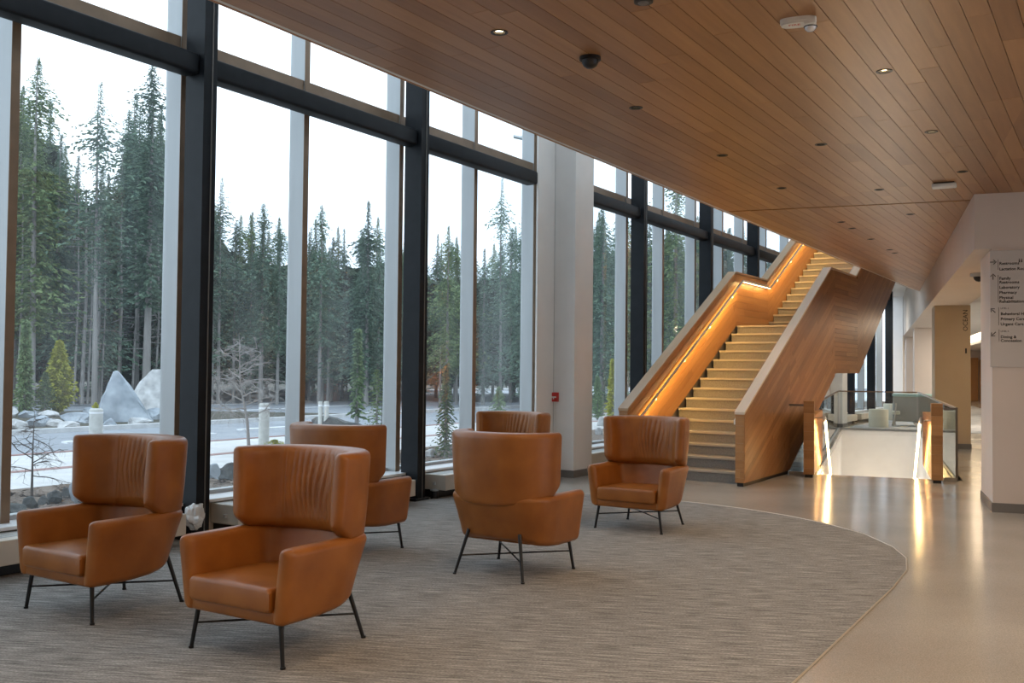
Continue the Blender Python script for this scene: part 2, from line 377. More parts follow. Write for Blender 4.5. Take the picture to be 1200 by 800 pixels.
# wood ceiling: planks of the first part, joint, second part
ceil_root = thing('ceiling', st(8, -3, HC), kind='structure')
FC = lambda u, v, d: st(u, v, d)
bA = lambda s, t: (s, t)
def st_of(p): return (p.dot(wS), p.dot(wT))
nJ = (gA.dot(wS), gA.dot(wT))           # a-coordinate as function of (s,t)
nB = (gB.dot(wS), gB.dot(wT))
TE = -4.14
vis = [(3.2, TE), (26, TE), (26, -.15), (3.2, -.15)]
down = []
for s_ in (4.77, 6.68, 8.56, 10.41): down += [(s_, -3.10), (s_, -1.31)]
down += [(4.765, -2.17), (8.566, -2.206), (11.0, -2.21), (13.145, -3.12), (13.8, -3.13), (15.034, -3.14), (16.477, -3.15), (16.95, -3.16), (12.9, -2.22)]
holes = [(a, b, .0355) for a, b in down]
pA = sub(vis, [(nJ, 12.195)]); pB = sub(vis, [(neg(nJ), -12.26), (nB, 1.05)])
# near part is cut where the beam stands
pA1 = sub(pA, [(nJ, 11.83)]); pA2 = sub(pA, [(neg(nJ), -11.83), (nB, 1.05)])
n1 = boards(sub(pA, [(nB, 1.05)]), 0, .1315, (1.6, 3.4), .0036, FC, HC, HC+.02, M_ceil, ceil_root, rng, 'plank', TE, holes=holes)
n2 = boards(sub(pA1, [(neg(nB), -1.05)]), 0, .1315, (1.6, 3.4), .0036, FC, HC, HC+.02, M_ceil, ceil_root, rng, 'plank', TE, holes=holes)
boards(pB, 0, .1315, (2.4, 4.2), .0036, FC, HC, HC+.02, M_ceil, ceil_root, rng, 'plank', TE, holes=holes)
rest = [[(-6, TE), (3.2, TE), (3.2, -.15), (-6, -.15)], [(-6, -.15), (15, -.15), (15, 6), (-6, 6)]]
for k, r_ in enumerate(rest):
    r_ = sub(r_, [(nJ, 11.83)])
    boards(r_, 0, .1315, (2, 4), .005, FC, HC, HC+.02, M_ceil, ceil_root, rng, 'plank_field', TE, stuff=True)
bk = MB()
full = [(-6, TE+.02), (24.6, TE+.02), (24.6, 6), (-6, 6)]
bk.prism(sub(full, [(nJ, 11.85)]), FC, HC+.125, HC+.14); bk.prism(sub(full, [(neg(nJ), -11.85), (nB, 1.1)]), FC, HC+.125, HC+.14)
bk.obj('ceiling_backing', M_void, ceil_root)
# strip seen in the planks' joints
jb = MB()
for q in (sub([(-6, TE+.02), (24.6, TE+.02), (24.6, 6), (-6, 6)], [(nJ, 11.83)]), sub([(-6, TE+.02), (24.6, TE+.02), (24.6, 6), (-6, 6)], [(neg(nJ), -11.83), (nB, 1.05)])):
    for kk in range(0, 78):
        y = TE+kk*.1315; q2 = clip(clip(q, (0, 1), y+.008), (0, -1), -(y-.008))
        if len(q2) > 2 and area(q2) > .001: jb.prism(q2, FC, HC+.012, HC+.018)
jb.obj('joint_batten', M_void, ceil_root)['kind'] = 'stuff'
# edge of the upper floor along the atrium
jt = MB().prism(sub([(-6, TE+.01), (24.6, TE+.01), (24.6, 6), (-6, 6)], [(nJ, 12.275), (neg(nJ), -12.18), (nB, 1.05)]), FC, HC+.009, HC+.0115); jt.obj('expansion_joint', M_black, ceil_root)
eg = MB().box(st, -6, 24.6, TE-.03, TE, HC, 5.6); tag(eg.obj('trim_1', M_white), kind='structure')
eg = MB().box(st, -6, 24.6, TE-.045, TE-.03, HC-.004, HC+.2); tag(eg.obj('trim_2', M_oak), kind='structure')
# slabs above (close the room)
up = MB().box(st, -6, 24.6, TE, 6, 4.4, 4.6); tag(up.obj('wall_upper_slab', M_white), kind='structure')
rf = MB().box(st, -6, 26, -7.6, TE+3, 8.0, 8.2); tag(rf.obj('wall_roof', M_white), kind='structure')
fc = MB().box(st, 25.4, 25.6, -7.0, TE+.9, 4.35, 8.0); fc.box(st, 25.6, 38.4, -7.28, -3.2, 4.35, 4.5); tag(fc.obj('trim_3', M_white), kind='structure')
# back and right walls behind the camera
tag(MB().box(st, -6.2, -6, -7.3, 6.2, -.12, HC+.02).obj('wall_back', M_wall), kind='structure')
tag(MB().box(st, -6, 7.2, 6, 6.2, -.12, HC+.02).obj('wall_right', M_wall), kind='structure')
tag(MB().box(st, -6.2, -6, -7.3, TE, HC+.02, 8).obj('wall_atrium_back', M_white), kind='structure')
# beam over the pier line, and the corridor
tag(MB().box(ab, 11.83, 46, 1.05, 1.79, 2.88, 4.4).obj('wall_beam', M_wall), kind='structure')
tag(MB().box(ab, 11.83, 12.1, 1.79, 6.3, 2.88, 4.4).obj('wall_header', M_wall), kind='structure')
cc = MB().box(ab, 12.1, 64, 1.79, 3.6, 3.0, 3.1).box(ab, 12.1, 64, 4.2, 6.3, 2.8, 2.9).box(ab, 12.1, 64, 3.5, 4.3, 3.3, 3.4)
tag(cc.obj('wall_corridor_ceiling', M_white), kind='structure')
tag(MB().box(ab, 8, 64, 6.2, 6.4, -.12, 3.5).obj('wall_corridor_right', M_wall), kind='structure')
tag(MB().box(ab, 60, 60.2, .8, 6.3, -.12, 3.5).obj('wall_corridor_end', M_wall), kind='structure')
tag(MB().box(ab, 46, 60, 1.2, 1.4, -.12, 3.5).obj('wall_corridor_left', M_wall), kind='structure')
tag(MB().box(ab, 30, 59, 4.14, 4.17, 2.92, 3.22).obj('cove_light', M_cove), 'long glowing cove light in the corridor ceiling beyond the piers', 'light')
for k, (a_, b_) in enumerate([(59.95, 4.4), ]):
    d_ = thing('door_1', ab(a_, b_, 0), -GA, kind='structure')
    MB().box(ab, a_-.05, a_, 5.55, 6.1, 0, 2.3).obj('door_leaf', M_door, d_); MB().box(ab, a_-.09, a_-.05, 5.62, 5.66, .9, 1.1).obj('door_handle', M_steel, d_)
d_ = thing('door_2', ab(54, 1.41, 0), -GA, kind='structure')
MB().box(ab, 52.5, 54.5, 1.40, 1.46, 0, 2.3).obj('door_leaf', M_door, d_); MB().box(ab, 54.3, 54.36, 1.46, 1.52, .9, 1.1).obj('door_handle', M_steel, d_)
d_ = thing('door_3', ab(59.9, 4.72, 0), -GA, kind='structure')
MB().box(ab, 50, 50.9, 6.12, 6.2, 0, 2.3).obj('door_leaf', M_door, d_); MB().box(ab, 50.1, 50.16, 6.06, 6.12, .9, 1.1).obj('door_handle', M_steel, d_)
MB().box(ab, 59.9, 60, 4.75, 5.5, 0, 2.4).obj('side_panel', M_door, d_)
# piers
def pier(a0, a1, b0, b1, face, label, h=2.879):
    r = thing('pier', ab((a0+a1)/2, (b0+b1)/2, 0), -GA, label, 'pillar')
    MB().box(ab, a0, a1, b0, b1, .1, h).obj('shaft', face, r)
    MB().box(ab, a0-.012, a1+.012, b0-.012, b1+.012, 0, .1).obj('skirting', M_base, r)
    return r
pier(11.80, 12.98, 1.22, 3.2, M_wall, 'white pillar carrying the direction sign at the right edge', 2.876)
pier(21.45, 22.5, 1.17, 1.83, M_beige, 'beige pillar lettered down its right side behind the glass rail')
pier(31.9, 32.9, 1.17, 1.83, M_wall, 'white pillar behind the grey armchair, second beyond the sign pillar')
pier(39.9, 40.9, 1.17, 1.83, M_wall, 'white pillar farthest away, beside the end windows')
# steel columns on the window wall
cols = [5.75+3.105*k for k in range(-3, 11)]
cols[6] = 14.965; cols[7] = 18.095; cols[8] = 20.96; cols[11] = 30.06; cols[12] = 32.93; cols[13] = 35.79
clab = {2: 'dark steel column at the left edge of the windows, behind the camera side', 3: 'dark steel column behind the two front left armchairs', 4: 'dark steel column behind the armchair seen from behind on the left',
        6: 'dark steel column just right of the white column', 7: 'dark steel column rising behind the lower stair flight', 8: 'dark steel column behind the stair landing',
        11: 'dark steel column seen under the stair, nearest of three', 12: 'dark steel column seen under the stair, middle of three', 13: 'dark steel column seen under the stair, farthest of three'}
def steel_column(s, label, group=None):
    r = thing('steel_column', st(s, -6.875, 0), -AZ, label, 'column', group)
    m = MB().box(st, s-.07, s+.07, -6.99, -6.86, 0, 8).obj('web', M_dark, r)
    MB().box(st, s-.072, s+.072, -6.86, -6.75, 0, 8).obj('front_flange', M_dark, r)
    MB().box(st, s+.012, s+.02, -6.752, -6.742, 0, 8).obj('seam', M_base, r)
    MB().box(st, s-.11, s+.11, -7.02, -6.72, 0, .03).obj('base_plate', M_black, r)
for k, s in enumerate(cols):
    if k in (5, 10): continue
    steel_column(s, clab.get(k, 'dark steel column of the window wall outside the view'), None if k in clab else 'steel columns outside the view')
def white_column(s, label):
    r = thing('wall_column', st(s+.27, -6.87, 0), -AZ, label, 'column')
    MB().box(st, s, s+.55, -7.26, -6.47, .1, 8).obj('shaft', M_white, r)
    MB().box(st, s-.475, s-.001, -6.825, -6.80, .1, 8).obj('infill_panel', M_white, r)
    MB().box(st, s-.475, s-.013, -6.825, -6.79, 0, .1).obj('infill_skirting', M_base, r)
    MB().box(st, s-.006, s-.0005, -6.80, -6.795, .1, 8).obj('panel_joint', M_grayp, r)
    MB().box(st, s-.012, s+.562, -7.26, -6.458, 0, .1).obj('skirting', M_base, r)
    return r
white_column(11.965, 'broad white wall column with a red alarm box, between window bays')
white_column(27.4, 'white wall column far off under the stair landing')
# windows, one per bay
bound = list(cols); bound[5] = 11.965+.27; bound[10] = 27.4+.27
for k in range(13):
    s0, s1 = cols[k], cols[k+1]
    s1 = bound[k+1]; s0 = bound[k]
    W0 = s0+.0; W1 = s1
    r = thing('window_%d' % (k+1), st((s0+s1)/2, -7.28, 0), -AZ, kind='structure')
    mid = cols[k]+1.545 if k != 5 else 13.5
    if k == 10: mid = 28.6
    if k == 8: mid = 22.6
    ztop = 7.9 if s1 < 26 else 4.35
    edges = [s0, mid, s1]
    if k in (4, 9): edges[2] = s1-.27-.02
    if k in (5, 10): edges[0] = s0+.28
    for i in (0, 1):
        e0, e1 = edges[i]+.03, edges[i+1]-.03
        for z0, z1 in ((.33, 4.34), (4.45, ztop)):
            if z1-z0 > .1: MB().box(st, e0, e1, -7.285, -7.275, z0, z1).obj('pane', M_glass, r)
    fins = [mid, s1] if k not in (4, 9) else [mid, edges[2]-.04]
    for q in fins:
        MB().box(st, q-.035, q+.035, -7.30, -7.10, .31, ztop).obj('mullion', M_alu, r)
        MB().box(st, q-.036, q+.036, -7.10, -7.094, .31, ztop).obj('mullion_lit_face', M_tan, r)  # thin front skin coloured as warmly lit aluminium
    MB().box(st, edges[0], edges[2], -7.30, -7.12, 4.34, 4.45).obj('transom', M_alu, r)
    MB().box(st, edges[0], edges[2], -7.12, -7.112, 4.335, 4.452).obj('transom_lit_face', M_tan, r)  # same warm-light tone painted on the transom front
    MB().box(st, edges[0], edges[2], -7.32, -6.92, .285, .31).obj('sill', M_sill, r)
    MB().box(st, edges[0], edges[2], -7.32, -7.22, .31, .345).obj('bottom_rail', M_alu, r)
    MB().box(st, edges[0], edges[2], -7.34, -6.98, -.12, .285).obj('wall_below', M_heater, r)
    # steel beam
    b0 = s0+.07 if k not in (5, 10) else s0+.28; b1 = s1-.07 if k not in (4, 9) else s1-.27-.475
    bm_ = MB().bbox(st, b0, b1, -6.99, -6.80, 4.05, 4.235, .03, 3).obj('beam', M_dark, r); autosmooth(bm_)
tag(MB().box(st, -6, 38.4, -7.34, -7.24, 7.9, 8.0).obj('trim_4', M_alu), kind='structure')
tag(MB().box(st, 38.3, 38.5, -7.34, -6.86, -.1, 4.4).obj('wall_far', M_white), kind='structure')
# heater enclosures
for k in range(13):
    a0 = cols[k]+.07+.2; a1 = cols[k+1]-.07-.22
    if k == 4: a1 = 11.45
    if k == 5: a0 = 12.56
    if k == 9: a1 = 26.9
    if k == 10: a0 = 28.0
    lab = {2: 'beige heater enclosure beside the leftmost armchair', 3: 'beige heater enclosure behind the front armchair', 4: 'beige heater enclosure behind the chair that shows its back', 5: 'beige heater enclosure between the white column and the stair',
           10: 'pale heater enclosure under the far windows, nearer one', 11: 'pale heater enclosure under the far windows, middle one', 12: 'pale heater enclosure under the far windows, farthest one'}.get(k)
    r = thing('heater_cover', st((a0+a1)/2, -6.78, 0), -AZ, lab or 'beige heater enclosure under the window glass, out of sight', 'heater', None if lab else 'heaters out of sight')
    MB().bbox(st, a0, a1, -6.96, -6.605, .095, .272, .006, 2).obj('casing', M_heater, r)
    for i in range(4): MB().box(st, a0+.02, a1-.02, -6.93+i*.06, -6.90+i*.06, .2722, .2745).obj('grille_slat', M_alu, r)
    MB().box(st, a0+.05, a1-.05, -6.98, -6.74, 0, .096).obj('plinth', M_black, r)
    MB().disc_stack(st(a0-.004, -6.76, .17), [(.001, -.02), (.02, -.015), (.02, .015), (.001, .02)], 12).obj('knockout', M_grayp, r)
# ================================================================ STAIRCASE (window grid)
RISE, TREAD, S0 = .1547, .3, 12.68
SL = RISE/TREAD
stair = thing('staircase', st(16, -5.0, 0), -AZ, 'wide timber-sided staircase with stone steps rising along the windows to a landing', 'staircase')
TI, TO, RI, RO = -5.837, -5.976, -4.29, -4.165
def zn(s): return RISE + SL*(s-S0)
FS = lambda u, v, d: st(u, d, v)              # u = s, v = z, depth = t
S2 = 18.72; ZL = 15*RISE
def step(s, z, last=False, width=TREAD):
    m = MB(); m.box(st, s, s+width+.02, TI+.02, RI-.01, max(0, z-RISE-.12) if z > .3 else 0, z-.03)
    o = m.obj('step', M_step, stair)
    o2 = MB().box(st, s-.022, s+width, TI+.02, RI-.01, z-.03, z).obj('tread', M_step, o)
    o3 = MB().box(st, s-.024, s+.03, TI+.02, RI-.01, z-.028, z+.002).obj('nosing', M_nose, o)
for k in range(14): step(S0+k*TREAD, RISE*(k+1))
step(S0+14*TREAD, ZL, width=S2-(S0+14*TREAD))
for k in range(15): step(S2+k*TREAD, ZL+RISE*(k+1))
zu = lambda s: ZL+RISE+SL*(s-S2)
ET = 23.2
topz = lambda s: .965+.5165*(s-12.35)
def parapet(side):
    r_in, r_out = (TI, TO) if side == 'L' else (RI, RO)
    s0 = 12.38
    sg = 1 if r_out > r_in else -1
    ci, co = r_in+sg*.02, r_out-sg*.02
    TP = [(s0, topz(s0)-.02), (16.84, 3.26), (18.66, 3.27), (ET, 3.27+.5*(ET-18.66))]
    low = [(s0+.02, .05), (14.42, .05), (17.19, 1.49), (18.93, 1.49), (ET, 1.49+.574*(ET-18.93))]
    core = MB()
    for p in ([low[0], low[1], (16.84, 1.49-.5165*.35), TP[1], TP[0]],
              [(16.84, 1.49-.5165*.35), low[2], low[3], (18.93, 3.27+.5*.27), TP[2], TP[1]],
              [low[3], low[4], TP[3], (18.93, 3.27+.5*.27)]):
        core.prism(p, FS, ci, co)
    c = core.obj('balustrade', M_step, stair)
    A1 = math.atan(.5165)
    # outer cladding
    o0, o1 = co, r_out
    P1 = [(s0, .05), (14.42, .05), (17.1, 1.445), (17.1, 3.25), (16.84, 3.25), (s0, topz(s0)-.022)]
    P2 = [(17.1, 1.445), (17.19, 1.49), (18.8, 1.49), (18.8, 3.335), (18.66, 3.26), (17.1, 3.26)]
    P3 = [(18.8, 1.49), (18.93, 1.49), (ET, 1.49+.574*(ET-18.93)), (ET, 3.255+.5*(ET-18.66)), (18.8, 3.325)]
    def conv(ps, ang):
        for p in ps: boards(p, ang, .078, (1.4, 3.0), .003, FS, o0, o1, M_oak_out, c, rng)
    conv([[(s0, .05), (14.42, .05), (14.42, topz(14.42)-.022), (s0, topz(s0)-.022)], [(14.42, .05), (17.1, 1.445), (17.1, 3.25), (16.84, 3.25), (14.42, topz(14.42)-.022)]], A1)
    conv([[(17.1, 1.445), (17.19, 1.49), (18.8, 1.49), (18.8, 3.26), (17.1, 3.26)]], 0)
    conv([[(18.8, 1.49), (18.93, 1.49), (ET, 1.49+.574*(ET-18.93)), (ET, 3.255+.5*(ET-18.66)), (18.8, 3.325)]], math.atan(.54))
    # inner cladding above the nosing line
    i0, i1 = ci, r_in
    zz = lambda s: max(.02, zn(s)+.0)
    def convi(ps, ang):
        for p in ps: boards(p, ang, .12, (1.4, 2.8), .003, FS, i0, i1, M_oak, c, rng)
    SA = S0+14*TREAD
    convi([[(s0, .05), (12.7, zn(12.7)), (SA, zn(SA)), (SA, 3.25), (16.84, 3.25), (s0, topz(s0)-.022)]], A1)
    convi([[(SA, ZL), (S2, ZL), (S2, 3.255), (SA, 3.255)]], 0)
    convi([[(S2, ZL+.02), (ET, zu(ET)-.1), (ET, 3.255+.5*(ET-18.66)), (S2, 3.285)]], math.atan(.51))
    # end face, stacked blocks
    boards([(min(r_in, r_out)+.004, .05), (max(r_in, r_out)-.004, .05), (max(r_in, r_out)-.004, .95), (min(r_in, r_out)+.004, .95)], 0, .113, (1, 2), .002, lambda u, v, d: st(d, u, v), s0-.012, s0+.01, M_oak, c, rng, 'end_block')
    MB().box(st, s0+.015, 14.4, min(ci, co), max(ci, co), 0, .05).obj('base_recess', M_black, c)
    # cap, each side's lighting put into its wood colour
    cps = [(s0-.02, topz(s0-.02)-.02), (16.84, 3.27), (18.66, 3.28), (ET, 3.28+.5*(ET-18.66))]
    for i in range(3):
        (a, za), (b, zb) = cps[i], cps[i+1]
        mb = MB(); q = [(a, za-.01), (b, zb-.01), (b, zb+.022), (a, za+.022)]
        mb.prism(q, FS, min(r_in, r_out)-.006, max(r_in, r_out)+.006)
        mesh_obj('cap', mb.v, mb.f, M_cap if side == 'R' else M_cap2, c, uvs=[(v.dot(wS), v.dot(wT)) for v in mb.v])
    return c
cL = parapet('L'); cR = parapet('R')
# handrails with light strips
def led_area(p, q, w, watts):
    d = q-p; l = bpy.data.lights.new('led_light', 'AREA'); l.shape = 'RECTANGLE'; l.size = d.length; l.size_y = w; l.energy = watts*d.length; l.color = LEDC
    o = bpy.data.objects.new('led_light', l); link(o); x = d.normalized(); return o, x
def handrail(t, sg, parent, first):
    H = .76
    pts = [(12.62, zn(12.62)+H-.04), (16.98, zn(16.98)+H), (18.62, zn(16.98)+H-.0), (ET, zn(16.98)+H+.5*(ET-18.62))]
    w = [st(s, t, z) for s, z in pts]
    rail = MB().tube([w[0]+(Z*-.05), w[0]]+w[1:], .019, 10).obj('handrail', M_steel, parent); autosmooth(rail)
    for i in range(3):
        n = max(1, round((w[i+1]-w[i]).length/1.1))
        for k in range(n):
            p = w[i].lerp(w[i+1], (k+.5)/n); g = wT*(-sg)
            MB().tube([p-Z*.015, p-Z*.06, p-Z*.06+g*.075], .007, 6).obj('bracket', M_steel, rail)
        a, b = w[i].lerp(w[i+1], .02), w[i].lerp(w[i+1], .98)
        dn = Z*-.0195-wT*(sg*.004)
        sm = MB(); x = (b-a).normalized(); y = wT
        p4 = [a+dn-y*.007, b+dn-y*.007, b+dn+y*.007, a+dn+y*.007]
        sm.add(p4+[p-Z*.002 for p in p4], BOXF); sm.obj('light_strip', M_led, rail)
        o, xx = led_area(a, b, .03, LED_W*(.4 if i == 1 else 1)*(.35 if sg < 0 else 1)); o.location = (a+b)/2-Z*.03
        zz = Z.copy(); zz = (zz-xx*zz.dot(xx)).normalized(); yy = zz.cross(xx)
        mw = Matrix((xx, yy, zz)).transposed().to_4x4(); mw.translation = o.location; o.matrix_world = mw
handrail(TI+.085, 1, stair, 0)
handrail(RI-.085, -1, stair, 0)
# ================================================================ STAIRWELL and lower flight
well = MB()
well.box(ab, HA0, HA1, HB0-.15, HB0, -4.7, -.12).box(ab, HA1, HA1+.15, HB0-.15, HB1+.15, -4.7, -.0).box(ab, HA0, HA1, HB1, HB1+.12, -4.7, -.0)
well.box(ab, HA0-.15, HA0, HB0, HB1, -4.7, -.121).box(ab, HA0-.2, HA1+.2, HB0-.2, HB1+.2, -4.8, -4.7)
tag(well.obj('wall_stairwell', M_white), kind='structure')
ls = thing('lower_staircase', ab(17, 0, -4.64), -GA, 'lower stair flight descending into the floor opening between two lit wooden posts', 'staircase')
for k in range(24):
    MB().box(ab, HA0+.01+k*TREAD, HA0+.01+(k+1)*TREAD+.02, HB0+.005, .72, -RISE*(k+2)-.15, -RISE*(k+1)).obj('step', M_step, ls)
MB().box(ab, HA0-.004, HA0+.006, HB0, HB1, -.12, -.001).obj('landing_nosing', M_nose, ls)
def guard(b0, b1, label, inner):
    a0 = 14.5; a1 = 17.0
    r = thing('newel_parapet', ab(a0, (b0+b1)/2, 0), -GA, label, 'parapet')
    MB().box(ab, a0+.16, a1, b0+.012, b1-.012, .035, .86).box(ab, a0+.02, a0+.16, b0+.012, b1-.012, .035, 1.07).obj('core', M_step, r)
    boards([(b0, .045), (b1, .045), (b1, 1.09), (b0, 1.09)], 0, .131, (2, 3), .002, lambda u, v, d: ab(d, u, v), a0, a0+.02, M_post, r, rng, 'face_block')
    for bb in ((b0, b0+.012), (b1-.012, b1)):
        for q4 in ([(a0+.02, .045), (a1, .045), (a1, .86), (a0+.02, .86)], [(a0+.02, .86), (a0+.16, .86), (a0+.16, 1.07), (a0+.02, 1.07)]): boards(q4, 0, .131, (1, 2), .002, lambda u, v, d: ab(u, d, v), bb[0], bb[1], M_post, r, rng, 'side_board')
    mb = MB().box(ab, a0+.02, a0+.16, b0, b1, 1.07, 1.09).box(ab, a0+.16, a1, b0, b1, .86, .88); mesh_obj('cap', mb.v, mb.f, M_post, r, uvs=[(v.dot(gA), v.dot(gB)) for v in mb.v])
    MB().box(ab, a0+.015, a0+.2, b0+.02, b1-.02, 0, .045).obj('foot', M_black, r); MB().box(ab, a0+.2, a1-.01, b0+.03, b1-.03, 0, .04).obj('recess', M_black, r)
    sg = 1 if inner > b1 else -1; bw = b1 if sg > 0 else b0
    p = [ab(a0+.12, inner, .80), ab(a0+.12, inner, .87), ab(a0+.62, inner, .85), ab(a0+5.5, inner, .85-SL*4.9)]
    p = [ab(a0+.10, inner, .80), ab(a0+.10, inner, .88), ab(a0+.55, inner, .86-.05), ab(a0+5.5, inner, .81-SL*4.95)]
    rail = MB().tube(p, .019, 10).obj('handrail', M_steel, r); autosmooth(rail)
    MB().tube([ab(a0+.14, inner, .85), ab(a0+.14, bw, .85)], .010, 6).obj('bracket', M_steel, rail)
    for j, (u0, u1) in enumerate(((.0, .17), (.185, .5), (.515, .98))):
        a, b = p[2].lerp(p[3], u0), p[2].lerp(p[3], u1)
        y = gB; p4 = [a-Z*.022-y*.016, b-Z*.022-y*.016, b-Z*.022+y*.016, a-Z*.022+y*.016]
        MB().add(p4+[q-Z*.016 for q in p4], BOXF).obj('light_strip', M_led, rail)
        o, xx = led_area(a, b, .03, LED_W*1.3); o.location = (a+b)/2-Z*.045
        zz = -(Z*-.5+gB*(-sg)*.85); zz = (zz-xx*zz.dot(xx)).normalized(); yy = zz.cross(xx)
        mw = Matrix((xx, yy, zz)).transposed().to_4x4(); mw.translation = o.location; o.matrix_world = mw
guard(-.935, -.79, 'wooden post and low wall left of the floor opening, lit handrail beside it', -.66)
guard(.745, .89, 'wooden post and low wall right of the floor opening, lit handrail beside it', .62)
# glass guards
def glass_guard(p, q, label, n, rail=M_steel, h=1.02):
    r = thing('glass_guard', (p+q)/2, math.atan2((q-p).y, (q-p).x), label, 'railing')
    d = (q-p).normalized(); y = Z.cross(d)
    for i in range(n):
        a, b = p.lerp(q, i/n)+d*.008, p.lerp(q, (i+1)/n)-d*.008
        v = [a-y*.006, b-y*.006, b+y*.006, a+y*.006]; MB().add(v+[w+Z*(h-.02) for w in v], BOXF).obj('pane', M_glass2, r)
    v = [p-y*.018, q-y*.018, q+y*.018, p+y*.018]; v = [w+Z*(h-.025) for w in v]; MB().add(v+[w+Z*.03 for w in v], BOXF).obj('top_rail', rail, r)
    v = [p-y*.02, q-y*.02, q+y*.02, p+y*.02]; MB().add(v+[w+Z*.05 for w in v], BOXF).obj('shoe', M_grayp, r)
M_brz = mat('bronze_rail', (.20, .13, .08), .35, .7)
glass_guard(ab(14.86, .92, 0), ab(14.9, 1.09, 0), 'narrow glass panel closing the corner beside the right wooden post', 1, M_base)
glass_guard(ab(14.93, 1.09, 0), ab(27.2, 1.09, 0), 'long glass guard along the right side of the floor opening', 7, M_grayp)
glass_guard(ab(27.2, 1.06, 0), ab(27.2, -.85, 0), 'glass guard across the far end of the floor opening', 3, M_brz)
glass_guard(ab(17.05, -.86, 0), ab(27.17, -.86, 0), 'long glass guard along the left side of the floor opening', 6, M_brz)
p_ = xy(4.085, 14.30); q_ = xy(4.30, 14.165)
glass_guard(p_, q_, 'short glass panel between the staircase side and the left wooden post', 1, M_base, 1.03)
# corner posts of the right guard
tag(MB().box(ab, 14.885, 14.915, 1.075, 1.105, 0, 1.03).obj('rail_post', M_base), 'slim dark metal upright at the corner of the glass guard', 'post')
# ================================================================ ARMCHAIRS
def sweep(sec_fn, NU, NV, name, m, parent, M4, smooth=True):
    vs, fs = [], []
    for i in range(NU+1):
        for p in sec_fn(i/NU, NV): vs.append(M4 @ Vector(p))
    for i in range(NU):
        for j in range(NV):
            a = i*NV+j; b = i*NV+(j+1) % NV; fs.append((a, b, b+NV, a+NV))
    fs.append(tuple(range(NV))[::-1]); fs.append(tuple(NU*NV+j for j in range(NV)))
    o = mesh_obj(name, vs, fs, m, parent, smooth=True); return o
def plan(u, w, yf, yb, n=2.6):
    """point & outward normal on a U plan, u 0..1 from the left front round the back to the right front"""
    # straight arms then superellipse back
    ys = .08
    la = ys-yf; lb = 1.15*(w+(yb-ys))*.98
    tot = 2*la+lb; d = u*tot
    if d < la: return Vector((-w, yf+d)), Vector((-1, 0)), d
    if d > la+lb: return Vector((w, ys-(d-la-lb))), Vector((1, 0)), tot-d
    th = PI*(d-la)/lb; c, s_ = math.cos(th), math.sin(th)
    x = -w*math.copysign(abs(c)**(2/n), c); y = ys+(yb-ys)*abs(s_)**(2/n)
    nx = -math.copysign(abs(c)**(2-2/n), c)/w; ny = abs(s_)**(2-2/n)/(yb-ys)
    nn = Vector((nx, ny)).normalized(); return Vector((x, y)), nn, la
def rsec(NV, r_, w, h):
    """rounded rectangle section points (0..w, 0..h)"""
    out = []; q = NV//4
    cs = [(w-r_, h-r_, 0), (r_, h-r_, PI/2), (r_, r_, PI), (w-r_, r_, 3*PI/2)]
    for cx_, cy_, a0 in cs:
        for k in range(q): a = a0+PI/2*k/(q-1); out.append((cx_+r_*math.cos(a), cy_+r_*math.sin(a)))
    return out
def ease(u, e=.045):
    d = min(u, 1-u)/e
    return 1 if d >= 1 else math.sqrt(max(0, 1-(1-d)**2))
def remap(u):   # denser samples near the ends
    e = .06
    if u < .12: return e*(1-math.cos(u/.12*PI/2))
    if u > .88: return 1-e*(1-math.cos((1-u)/.12*PI/2))
    return e+(u-.12)/.76*(1-2*e)
